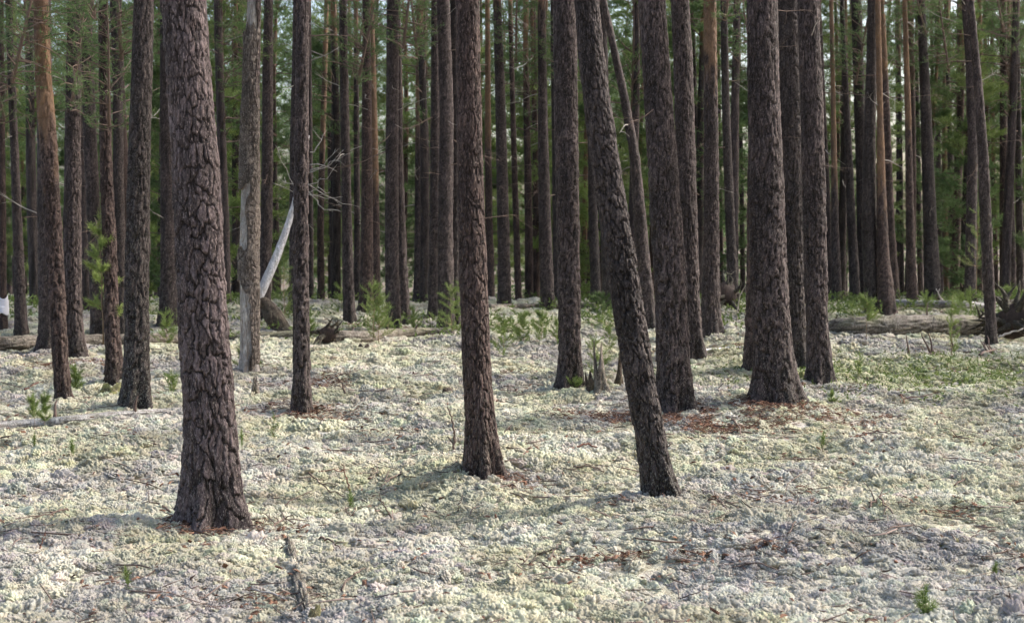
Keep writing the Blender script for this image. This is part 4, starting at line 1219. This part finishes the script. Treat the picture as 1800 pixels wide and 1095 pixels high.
root_burst('root_plate', 'uprooted root plate with bare tangled grey roots at the right edge', 1780, 606, 0.62, M_ROT, 22, 5, lift=0.34, face=(-0.75, -0.6, 0.2))
root_burst('upturned_root', 'dark upturned root behind the pale flaky pine', 1277, 558, 0.5, M_ROT, 9, 8, lift=0.45, face=(0.3, -0.9, 0.1))

# ------------------------------------------------------------------ white leaning dead stem
def dead_white():
    Y = gp(480, 583)[1]
    pix = [(497, 584, 34), (484, 560, 30), (470, 536, 26), (455, 524, 15), (463, 504, 17), (475, 478, 16), (487, 450, 15), (498, 420, 13), (508, 390, 11), (518, 355, 9), (527, 310, 8), (536, 272, 6), (543, 238, 4)]
    low = np.array([at(x, y, Y) for x, y, w in pix[:4]]); low[:, 1] += np.array([0, 0.1, 0.15, 0.2])
    root = empty('dead_tree', (low[0][0], Y, float(gz(low[0][0], Y))), 'white barkless dead stem leaning right, broken off a dark rotten foot', 'dead tree')
    base = np.array(root.location)
    def part(name, rows, mat, seed, depth, cw, z_tip=False, knob=0.1):
        Pp = np.array([at(x, y, Y) for x, y, w in rows]); Rr = np.array([0.5 * w * Y / F for _, _, w in rows])
        s = np.concatenate([[0], np.cumsum(np.linalg.norm(np.diff(Pp, axis=0), axis=1))])
        v = np.arange(0, s[-1], 0.02)
        C = smooth_rows(interp_path(v, s, np.column_stack([Pp, Rr])), 12)
        V, Fc, A = bark_tube(C[:, :3], C[:, 3], 28, cw, 0.3, depth, seed, False, None, None, 0.9, 1, True, knob)
        obj(name, mesh(name, V - base, Fc, mat, {'bk': A}), root)
        return C
    part('rotten_foot', [(505, 590, 44)] + pix[:4], M_ROT, 4.4, 0.02, 0.04, knob=0.4)
    C = part('white_stem', pix[3:], M_BIRCH, 6.6, 0.004, 0.06)
    ends = [(545, 300, 590, 262), (540, 305, 600, 268), (536, 330, 592, 290), (530, 345, 560, 318), (534, 338, 602, 346), (540, 335, 585, 372), (545, 290, 620, 268), (536, 320, 632, 364), (527, 345, 486, 268), (545, 268, 575, 228), (532, 325, 490, 310)]
    for k, (x0, y0, x1, y1) in enumerate(ends):
        r = np.random.default_rng(70 + k)
        a, b_ = at(x0, y0, Y), at(x1, y1, Y + r.normal(0, 0.35))
        t = np.linspace(0, 1, 7)[:, None]
        P_ = a * (1 - t) + b_ * t + r.normal(0, 0.03, (7, 3)) * np.sin(t * PI)
        P_[:, 2] -= 0.06 * np.sin(t[:, 0] * PI)
        b = Bag(); b.tube(P_ - base, np.linspace(0.010, 0.003, 7), 5)
        for q in range(1):
            i = r.integers(2, 6)
            b.tube(wiggle(P_[i] - base, P_[i] - P_[i - 1] + r.normal(0, 0.05, 3), r.uniform(0.12, 0.3), 4, 0.2, r), np.linspace(0.007, 0.003, 5), 4)
        obj('dead_branch', b.mesh('dead_branch', M_TWIG_PALE), root)
dead_white()

# ------------------------------------------------------------------ white sleeve on the tree at the left edge
def sleeve():
    tx, ty, tr = TRUNKS[21]
    z0, z1 = at(0, 552, ty)[2], at(0, 522, ty)[2]
    na, nz = 28, 14
    T, Z = np.meshgrid(np.linspace(0, 2 * PI, na, endpoint=False), np.linspace(0, 1, nz))
    rows = []
    for off in (0.022, 0.010):
        rad = tr * 1.02 + 0.6 * off + 0.006 * np.sin(3 * T + 4 * Z) * (0.4 + Z) + 0.006 * (1 - Z)
        zz = z0 + (z1 - z0) * Z + 0.03 * np.sin(T * 2 + 1) * (Z > 0.5) + 0.02 * np.sin(T * 3) * (Z < 0.2)
        rows.append(np.stack([rad * np.cos(T), rad * np.sin(T), zz], -1).reshape(-1, 3))
    i = np.arange(nz - 1)[:, None] * na; j = np.arange(na)[None]; j2 = (j + 1) % na
    q = np.stack([i + j, i + j2, i + na + j2, i + na + j], -1).reshape(-1, 4)
    N = na * nz
    e0 = np.arange(na); e1 = (e0 + 1) % na
    rim = np.concatenate([np.stack([e1, e0, e0 + N, e1 + N], 1), np.stack([e0, e1, e1 + N, e0 + N], 1) + (nz - 1) * na])
    rim[na:, :] = np.stack([e0 + (nz - 1) * na, e1 + (nz - 1) * na, e1 + (nz - 1) * na + N, e0 + (nz - 1) * na + N], 1)
    o = obj('white_sleeve', mesh('white_sleeve', np.concatenate(rows), [q, q[:, ::-1] + N, rim], M_WRAP), None, (at(6, 540, ty)[0], ty, 0))
    tag(o, 'white sleeve wrapped round the trunk at the left picture edge', 'wrapping')
sleeve()

# ------------------------------------------------------------------ stumps
def stump(name, label, px, py, w_px, h_px, mat, seed, lean=0.0, spike=0.5, moss=0.0, cat='stump'):
    g = gp(px, py); Y = g[1]
    R0 = 0.5 * w_px * Y / F; H = h_px * Y / F
    nz, nu = 40, 34
    z = np.linspace(-0.05, 1, nz) * H
    P_ = np.stack([lean * z + 0 * z, 0 * z, z], 1)
    Rr = R0 * np.interp(z / H, [-0.05, 0.12, 0.5, 1.0], [1.25, 1.0, 0.8, 0.62])
    V, Fc, A = bark_tube(P_, Rr, nu, 0.03, 0.2, 0.10 * R0, seed, True, (0.5, 0.06, 4), None, 0.4, 1.0)
    V = V.reshape(nz, nu, 3)
    th = np.linspace(0, 2 * PI, nu, endpoint=False)
    ht = 1 - spike * (0.5 + 0.5 * np.sin(th * 2 + seed)) - 0.25 * spike * hsh(np.arange(nu), 1, seed)
    V[:, :, 2] = np.where(V[:, :, 2] > 0, V[:, :, 2] * ht[None], V[:, :, 2])
    V = V.reshape(-1, 3)
    c = len(V); V = np.concatenate([V, [[lean * H * 0.5, 0, H * (1 - spike) * 0.5]]]); A = np.concatenate([A, [[0.3, 0.3, 0, 0]]])
    a = np.arange(nu); tri = np.stack([np.full(nu, c), (nz - 1) * nu + a, (nz - 1) * nu + (a + 1) % nu], 1)
    if moss: A[:, 2] = moss * sstep(0.35, 0.55, fbm(V[:, 0] * 20, V[:, 2] * 12 + V[:, 1] * 20, seed, 3))
    o = obj(name, mesh(name, V, Fc + [tri], mat, {'bk': A}), None, g)
    return tag(o, label, cat)
M_MOSS = make_bark('mossy_wood', (0.13, 0.11, 0.06), (0.24, 0.22, 0.11), (0.06, 0.05, 0.03), (0.30, 0.30, 0.10), (0.35, 0.36, 0.2))
stump('tree_stump', 'small pointed brown stump left of the slim front pine', 449, 699, 13, 40, M_LOG, 2.2, 0.0, 0.6, 0.2)
stump('tree_stump', 'low mossy stump at the foot of the reddish pine', 198, 693, 34, 22, M_MOSS, 3.4, 0.0, 0.5, 0.8)
stump('tree_stump', 'pointed grey snag stump with split top left of the leaning pine', 1056, 694, 24, 100, M_LOG, 5.1, -0.06, 0.55, 0.1)
stump('tree_stump', 'low broken stump beside the pointed grey stump', 1042, 694, 16, 46, M_ROT, 5.9, -0.2, 0.6, 0.2)
stump('tree_stump', 'thin dark broken stump close to the leaning pine', 1087, 680, 11, 64, M_ROT, 7.1, 0.05, 0.3, 0.2)
stump('tree_stump', 'low crumbled brown stump in the lichen left of the middle pine', 786, 692, 26, 11, M_ROT, 8.2, 0.0, 0.5, 0.0)
stump('tree_stump', 'small dark knob of wood left of the middle pine foot', 808, 836, 12, 14, M_MOSS, 9.2, 0.0, 0.5, 0.6)
stump('tree_stump', 'dark stub behind the middle log near the narrow straight pine', 640, 613, 18, 10, M_ROT, 10.2, 0.0, 0.6, 0.0)
stump('tree_stump', 'low mossy stump end at the right front edge', 1665, 957, 36, 14, M_MOSS, 11.7, 0.1, 0.5, 0.7)
stump('tree_stump', 'yellowish mossy hump between the big dark pine and its neighbour', 1404, 664, 22, 12, M_MOSS, 12.7, 0.0, 0.4, 0.8)
stump('tree_stump', 'dark stump block under the saplings left of the middle front pine', 835, 612, 34, 28, M_ROT, 13.7, 0.0, 0.3, 0.5)

stump('tree_stump', 'dark mossy lump at the lower end of the half buried front log', 552, 1088, 30, 26, M_MOSS, 14.7, 0.1, 0.7, 0.5)
# ------------------------------------------------------------------ saplings and seedlings
def sapling(label, px, py, top, spread, seed, mat=M_NEEDLE_YOUNG, whorls=5, bend=0.0, bare=0.25, stems=1, cat='sapling', dens=1.0, group=None, thick=1.0):
    """px, py foot; top: pixel row of the tip; spread: half width in pixels"""
    g = gp(px, py); Y = g[1]; r = np.random.default_rng(seed)
    H = at(0, top, Y)[2] - g[2]
    W = 1.35 * spread * Y / F
    near = Y < 12
    root = empty('pine_sapling' if H > 0.35 else 'pine_seedling', g, label, cat if H > 0.35 else 'seedling', group)
    pts, dirs = [], []
    nl = min(0.075, 0.30 * H) if not near else min(0.05, 0.35 * H)
    for sidx in range(stems):
        b = Bag()
        ox = sidx * 0.07
        n = 9
        zz = np.linspace(-0.02, H * (1 - 0.25 * sidx), n)
        Ps = np.stack([ox + bend * H * (zz / H) ** 1.5 + r.normal(0, 0.006, n), r.normal(0, 0.006, n), zz], 1)
        r0 = max(0.0022, 0.0065 * min(H, 1.6)) * thick
        b.tube(Ps, np.linspace(r0, r0 * 0.35, n), 5)
        stem_o = obj('stem', b.mesh('stem', M_STEM), root)
        tip = Ps[-1]
        m = max(4, int(10 * dens))
        u = np.linspace(1 - min(0.35, 0.18 / H + 0.1), 1, m)
        for q in u:
            pts.append([np.interp(q * (n - 1), np.arange(n), Ps[:, c]) for c in range(3)]); dirs.append([0, 0, 1])
        if spread > 0:
            for w in range(whorls):
                f = bare + (0.93 - bare) * (w + 0.3 * r.random()) / max(1, whorls - 0.4)
                zc = f * (n - 1)
                c0 = np.array([np.interp(zc, np.arange(n), Ps[:, c]) for c in range(3)])
                for k in range(r.integers(2, 5)):
                    a = r.uniform(0, 2 * PI)
                    L = W * (1.05 - 0.75 * max(0, (f - bare) / (1 - bare))) * r.uniform(0.5, 1.15)
                    Q = wiggle(c0, (math.cos(a), math.sin(a), 0.35), L, 4, 0.1, r, -0.06)
                    bb = Bag(); bb.tube(Q, np.linspace(r0 * 0.5, r0 * 0.2, 5), 3)
                    obj('branch', bb.mesh('branch', M_STEM), stem_o)
                    m = max(3, int(26 * L * dens / 0.3)) if False else max(5, int(8 * dens))
                    for q in np.linspace(0.35, 1.0, m):
                        pts.append([np.interp(q * 4, np.arange(5), Q[:, c]) for c in range(3)])
                        dd = Q[-1] - Q[-2]; dd = dd / np.linalg.norm(dd) + np.array([0, 0, 0.4]); dirs.append(dd / np.linalg.norm(dd))
    nd = Bag()
    needles(nd, np.array(pts), np.array(dirs, float), int(9 * min(1.4, dens)), nl, 0.0032 if near else 0.0055, 0.65, r, r.uniform(0.2, 0.9, len(pts)))
    obj('needles', nd.mesh('needles', mat, False), root)
    return root

SAP = [
 ('tall thin sapling with yellow green tufts in front of the reddish pine', 184, 676, 378, 38, dict(whorls=8, bare=0.38, bend=-0.02, dens=1.9, thick=1.1, mat=M_SHOOT)),
 ('bushy sapling with two bare stems in front of the middle log', 657, 626, 492, 34, dict(whorls=8, bare=0.35, stems=2, mat=M_NEEDLE_YOUNG, dens=1.0)),
 ('dense dark green sapling left of the middle front pine', 793, 602, 503, 36, dict(whorls=8, bare=0.1, mat=M_NEEDLE_YOUNG, dens=1.0)),
 ('sapling tip rising between the twin trunks and the middle front pine', 815, 596, 488, 28, dict(whorls=7, bare=0.15, mat=M_NEEDLE_YOUNG, dens=1.0)),
 ('airy light green sapling right of the middle front pine', 885, 632, 556, 26, dict(whorls=6, bare=0.15)),
 ('squat bushy sapling below the gap right of the middle front pine', 921, 612, 548, 18, dict(whorls=6, bare=0.2, mat=M_NEEDLE_YOUNG, dens=1.0)),
 ('slim open sapling with layered twigs left of the straight dark pine', 953, 610, 545, 20, dict(whorls=7, bare=0.1)),
 ('thin sapling stem just left of the straight dark pine', 978, 612, 560, 10, dict(whorls=4, bare=0.2)),
 ('dark juniper like bush behind the leaning pine', 1060, 562, 515, 34, dict(whorls=8, bare=0.0, mat=M_NEEDLE, dens=1.8)),
 ('wispy sapling beside the pointed grey stump', 1047, 690, 590, 24, dict(whorls=5, bare=0.35, dens=0.8)),
 ('low green sprig at the foot of the straight dark pine', 1012, 688, 664, 20, dict(whorls=3, bare=0.1)),
 ('thin leafy shoot behind the thin dark stump', 1070, 640, 565, 12, dict(whorls=5, bare=0.4, dens=0.7)),
 ('sapling in front of the flaky pine, its bare stem crossing the thick log', 1523, 622, 515, 24, dict(whorls=5, bare=0.55)),
 ('tall thin sapling crossing the thick log right of its middle', 1672, 656, 520, 18, dict(whorls=6, bare=0.3, dens=0.8)),
 ('leafy sapling behind the thick log near the slender right pine', 1705, 572, 508, 26, dict(whorls=7, bare=0.1, dens=1.3)),
 ('light green sapling between the two right hand logs', 1627, 570, 512, 15, dict(whorls=6, bare=0.1)),
 ('tallest green sapling left of the slender right hand pine', 1688, 566, 515, 18, dict(whorls=6, bare=0.1, dens=1.2)),
 ('bright leafed young tree behind the slender right hand pine', 1716, 560, 355, 30, dict(whorls=8, bare=0.45, dens=0.9)),
 ('green sapling in front of the uprooted root plate', 1775, 600, 500, 24, dict(whorls=6, bare=0.4)),
 ('sapling behind the pale log piece near the slim front pine', 545, 606, 560, 14, dict(whorls=5, bare=0.1)),
 ('green young pine behind the foot of the white dead stem', 500, 575, 462, 30, dict(whorls=8, bare=0.1, mat=M_NEEDLE_YOUNG, dens=1.0)),
 ('low green sapling at the base of the peeling snag', 424, 652, 590, 16, dict(whorls=5, bare=0.05)),
 ('little green sapling right of the peeling snag foot', 446, 652, 622, 14, dict(whorls=4, bare=0.0)),
 ('sapling behind the long left log right of the dark furrowed pine', 292, 612, 545, 20, dict(whorls=6, bare=0.15, mat=M_NEEDLE_YOUNG, dens=1.0)),
 ('green sapling behind the log between nearest pine and dark furrowed pine', 318, 604, 540, 14, dict(whorls=5, bare=0.15)),
 ('green young pine in the background between narrow pine and slim front pine', 600, 560, 500, 26, dict(whorls=7, bare=0.05, mat=M_NEEDLE_YOUNG, dens=1.0)),
 ('young pine in front of the gap right of the light edged pine', 728, 585, 540, 16, dict(whorls=5, bare=0.2)),
 ('two tufted seedling standing behind the thin grey front log, left one', 60, 768, 692, 12, dict(whorls=3, bare=0.5, dens=1.3)),
 ('two tufted seedling standing behind the thin grey front log, right one', 80, 772, 692, 12, dict(whorls=3, bare=0.45, dens=1.3)),
 ('short green seedling in front of the thin grey front log', 62, 797, 768, 0, dict(dens=1.5)),
 ('small bright seedling right of the ones at the thin grey log', 127, 812, 778, 0, dict(dens=1.6)),
 ('seedling between the slender left leaner and the reddish pine', 133, 690, 645, 12, dict(whorls=4, bare=0.2)),
 ('seedling between the dark furrowed pine and the nearest pine', 303, 700, 655, 14, dict(whorls=4, bare=0.4, dens=0.7)),
 ('tiny seedling with one green tuft in the lilac lichen at lower left', 224, 1050, 1005, 0, dict(dens=1.3)),
 ('seedling with a green tuft among twigs left of the middle pine', 617, 905, 870, 0, dict(dens=1.3)),
 ('faint seedling right behind the nearest pine, level with its foot', 425, 805, 760, 0, dict(dens=1.3)),
 ('single tufted seedling in the open lichen right of the red litter', 1446, 800, 765, 0, dict(dens=1.5)),
 ('largest green seedling at the lower right', 1625, 1095, 1035, 10, dict(whorls=2, bare=0.35, dens=0.9)),
 ('yellowish seedling near the lower right edge', 1748, 1025, 995, 0, dict(dens=1.5)),
 ('small seedling between the grey brown pine and the green patch', 1462, 710, 688, 8, dict(whorls=2, bare=0.2)),
 ('brownish upright seedling in the lichen right of the grey brown pine', 1512, 668, 620, 6, dict(whorls=3, bare=0.4, dens=0.5)),
 ('seedling with spare twigs left of the slim front pine foot', 482, 780, 725, 10, dict(whorls=3, bare=0.3, dens=0.5)),
]
for k, (lab, px, py, top, spr, kw) in enumerate(SAP):
    sapling(lab, px, py, top, spr, 1200 + k, **kw)

# ------------------------------------------------------------------ larger fallen sticks, one by one
def stick(label, pix, w, mat, seed, forks=2, lift=0.03, stand=None, fork_len=0.3):
    r = np.random.default_rng(seed)
    if stand is not None:
        Y = gp(*stand)[1]
        G = np.array([at(x, y, Y) for x, y in pix])
    else:
        G = np.array([gp(x, y, lift) for x, y in pix])
        G[1:-1, 2] += 0.025
    base = G[0].copy(); base[2] = float(gz(base[0], base[1]))
    s = np.linspace(0, len(G) - 1, 5 * (len(G) - 1) + 1)
    P_ = smooth_rows(interp_path(s, np.arange(len(G)), G), 3)
    P_ += r.normal(0, 0.005, P_.shape)
    root = empty('fallen_stick', base, label, 'stick')
    b = Bag(); r0 = 0.5 * w * P_[:, 1].mean() / F
    b.tube(P_ - base, np.linspace(r0, r0 * 0.45, len(P_)), 6)
    main = obj('stick', b.mesh('stick', mat), root)
    L = np.linalg.norm(G[-1] - G[0])
    for q in range(forks):
        i = r.integers(2, len(P_) - 1)
        d = (P_[i] - P_[i - 1]); d = d / np.linalg.norm(d) + r.normal(0, 0.6, 3); d[2] = abs(d[2]) * 0.6
        bb = Bag(); bb.tube(wiggle(P_[i] - base, d, L * fork_len * r.uniform(0.6, 1.2), 4, 0.18, r, 0.03), np.linspace(r0 * 0.6, r0 * 0.25, 5), 4)
        obj('side_twig', bb.mesh('side_twig', mat), main)
STK = [
 ('crooked dead stick standing upright left of the middle front pine', [(797, 797), (800, 770), (797, 745), (788, 716)], 5, M_TWIG, dict(stand=(797, 797), forks=1)),
 ('long dark twig angling over the lichen left of the middle front pine', [(668, 868), (690, 852), (710, 838)], 4.5, M_TWIG, dict(forks=2)),
 ('reddish forked twig rising in the bright lichen left of the middle front pine', [(617, 868), (608, 840), (602, 815)], 3.5, M_TWIG_RED, dict(stand=(617, 868), forks=3)),
 ('thin reddish twig lying level in the bright lichen left of the middle pine', [(548, 842), (580, 840), (608, 838)], 3, M_TWIG_RED, dict(forks=1)),
 ('long thin twig sloping down towards the tufted seedling among twigs', [(530, 828), (560, 860), (580, 878), (615, 884)], 3, M_TWIG, dict(forks=1)),
 ('dark twig pointing at the red litter from the lower right', [(1288, 745), (1296, 758), (1304, 772)], 5, M_TWIG, dict(forks=1)),
 ('crooked dark twig knot in the lichen at right, spread like a claw', [(1527, 900), (1545, 892), (1570, 912)], 5, M_TWIG, dict(forks=5, fork_len=0.7)),
 ('thin dark arched twig in the grey lichen at right', [(1500, 778), (1540, 770), (1580, 770)], 3.5, M_TWIG, dict(forks=2)),
 ('pale straight twig above the claw like twig at right', [(1472, 850), (1500, 855)], 3.5, M_TWIG_PALE, dict(forks=1)),
 ('dark horizontal stick in front of the largest lower right seedling', [(1645, 1050), (1685, 1048)], 4, M_TWIG, dict(forks=1)),
 ('branching dark twig on the lichen below the leaning pine, right side', [(1245, 886), (1262, 893), (1280, 902)], 4, M_TWIG, dict(forks=3)),
 ('dark forked stick in the lichen at lower middle, lying left', [(930, 1002), (948, 990), (965, 982)], 5, M_ROT, dict(forks=2)),
 ('thin twig rising from the dark forked stick at lower middle', [(965, 998), (980, 975), (990, 962)], 3, M_TWIG, dict(forks=1)),
 ('brown stick lying in the bright strip left of the leaning pine', [(912, 810), (940, 806), (958, 802)], 4.5, M_TWIG_RED, dict(forks=0)),
 ('second brown stick in the bright strip, closer to the leaning pine', [(1000, 797), (1030, 793), (1055, 795)], 5, M_TWIG_RED, dict(forks=1)),
 ('thin twig lying across shaded lichen between middle and leaning pines', [(1005, 830), (1035, 833), (1062, 838)], 3.5, M_TWIG, dict(forks=1)),
 ('twig leaning up from the lilac lichen left of the nearest pine', [(120, 905), (100, 915), (45, 925)], 4, M_TWIG, dict(forks=3)),
 ('fork of dead twigs left of the nearest pine root', [(300, 908), (275, 898), (252, 892)], 4, M_TWIG, dict(forks=3)),
 ('small reddish upright twig at lower left in the lilac lichen', [(70, 966), (74, 950), (80, 942)], 3.5, M_TWIG_RED, dict(forks=2, stand=(70, 966))),
 ('dark curved twig in front of the brown hump left of the middle pine', [(606, 692), (602, 675), (592, 662)], 4, M_TWIG, dict(forks=3, stand=(600, 700))),
 ('crooked branch on the lichen left of the slender left leaner', [(45, 690), (68, 680), (92, 686)], 4.5, M_TWIG_RED, dict(forks=4)),
 ('long twig leaning on the lichen in front of the slim front pine', [(470, 745), (500, 735), (520, 738)], 3.5, M_TWIG, dict(forks=3)),
 ('dark stick lying right of the half buried front log', [(560, 955), (580, 965), (598, 975)], 4.5, M_TWIG, dict(forks=1)),
 ('thin stick crossing the lichen right of the half buried front log', [(600, 1045), (625, 1025), (645, 1010)], 4, M_TWIG, dict(forks=1)),
 ('bare twig bundle at the head of the half buried front log', [(472, 938), (500, 925), (520, 930)], 4, M_TWIG, dict(forks=6, fork_len=0.5)),
 ('dead twigs arching over the foot of the half buried front log', [(445, 1048), (490, 1070), (530, 1070)], 4.5, M_TWIG_PALE, dict(forks=2)),
 ('thin twig curving through lichen at the right end of the rotten strip', [(1310, 1003), (1340, 1008), (1365, 1015)], 3.5, M_TWIG, dict(forks=1)),
 ('dark bent stick on the lichen left of the claw like twig', [(1385, 950), (1400, 930), (1420, 912)], 3, M_TWIG, dict(forks=2)),
 ('broken twig on pale lichen near the right edge', [(1660, 775), (1690, 780), (1722, 785)], 3.5, M_TWIG, dict(forks=2)),
 ('dark twig lying flat left of the dark curved stick near right edge', [(1680, 860), (1700, 850)], 3.5, M_TWIG, dict(forks=1)),
 ('thin bough in the front corner at lower right', [(1735, 1060), (1770, 1065), (1795, 1080)], 4.5, M_TWIG, dict(forks=3)),
 ('small upright dead twig in the lichen below the middle front pine', [(805, 905), (806, 890), (812, 872)], 3, M_TWIG, dict(forks=2, stand=(805, 905))),
 ('spray of fine dead twigs right of the tufted seedling left of middle pine', [(690, 915), (678, 890), (665, 875)], 3.5, M_TWIG, dict(forks=4, stand=(690, 920))),
 ('long low stick between the red litter and the big dark pine', [(1395, 640), (1420, 652)], 3.5, M_TWIG, dict(forks=1)),
 ('grey bough lying among sticks right of the pale flaky pine', [(1266, 588), (1285, 578), (1308, 570)], 5, M_TWIG_PALE, dict(forks=4)),
 ('dark twig pile stick near the green patch at right', [(1575, 690), (1582, 705), (1590, 712)], 3.5, M_TWIG_RED, dict(forks=2)),
 ('bleached twig leaning on the rear log at right', [(1660, 535), (1652, 520), (1645, 508)], 4, M_TWIG_PALE, dict(forks=1, stand=(1660, 548))),
 ('pale stick poking out right of the slender right hand pine', [(1755, 593), (1775, 585), (1798, 578)], 5, M_TWIG_PALE, dict(forks=1, stand=(1755, 610))),
 ('dark root like stick at the foot of the slender right hand pine', [(1722, 628), (1745, 622), (1765, 618)], 6, M_TWIG, dict(forks=4)),
]
for k, (lab, pix, w, mt, kw) in enumerate(STK):
    stick(lab, pix, w, mt, 1500 + k, **kw)
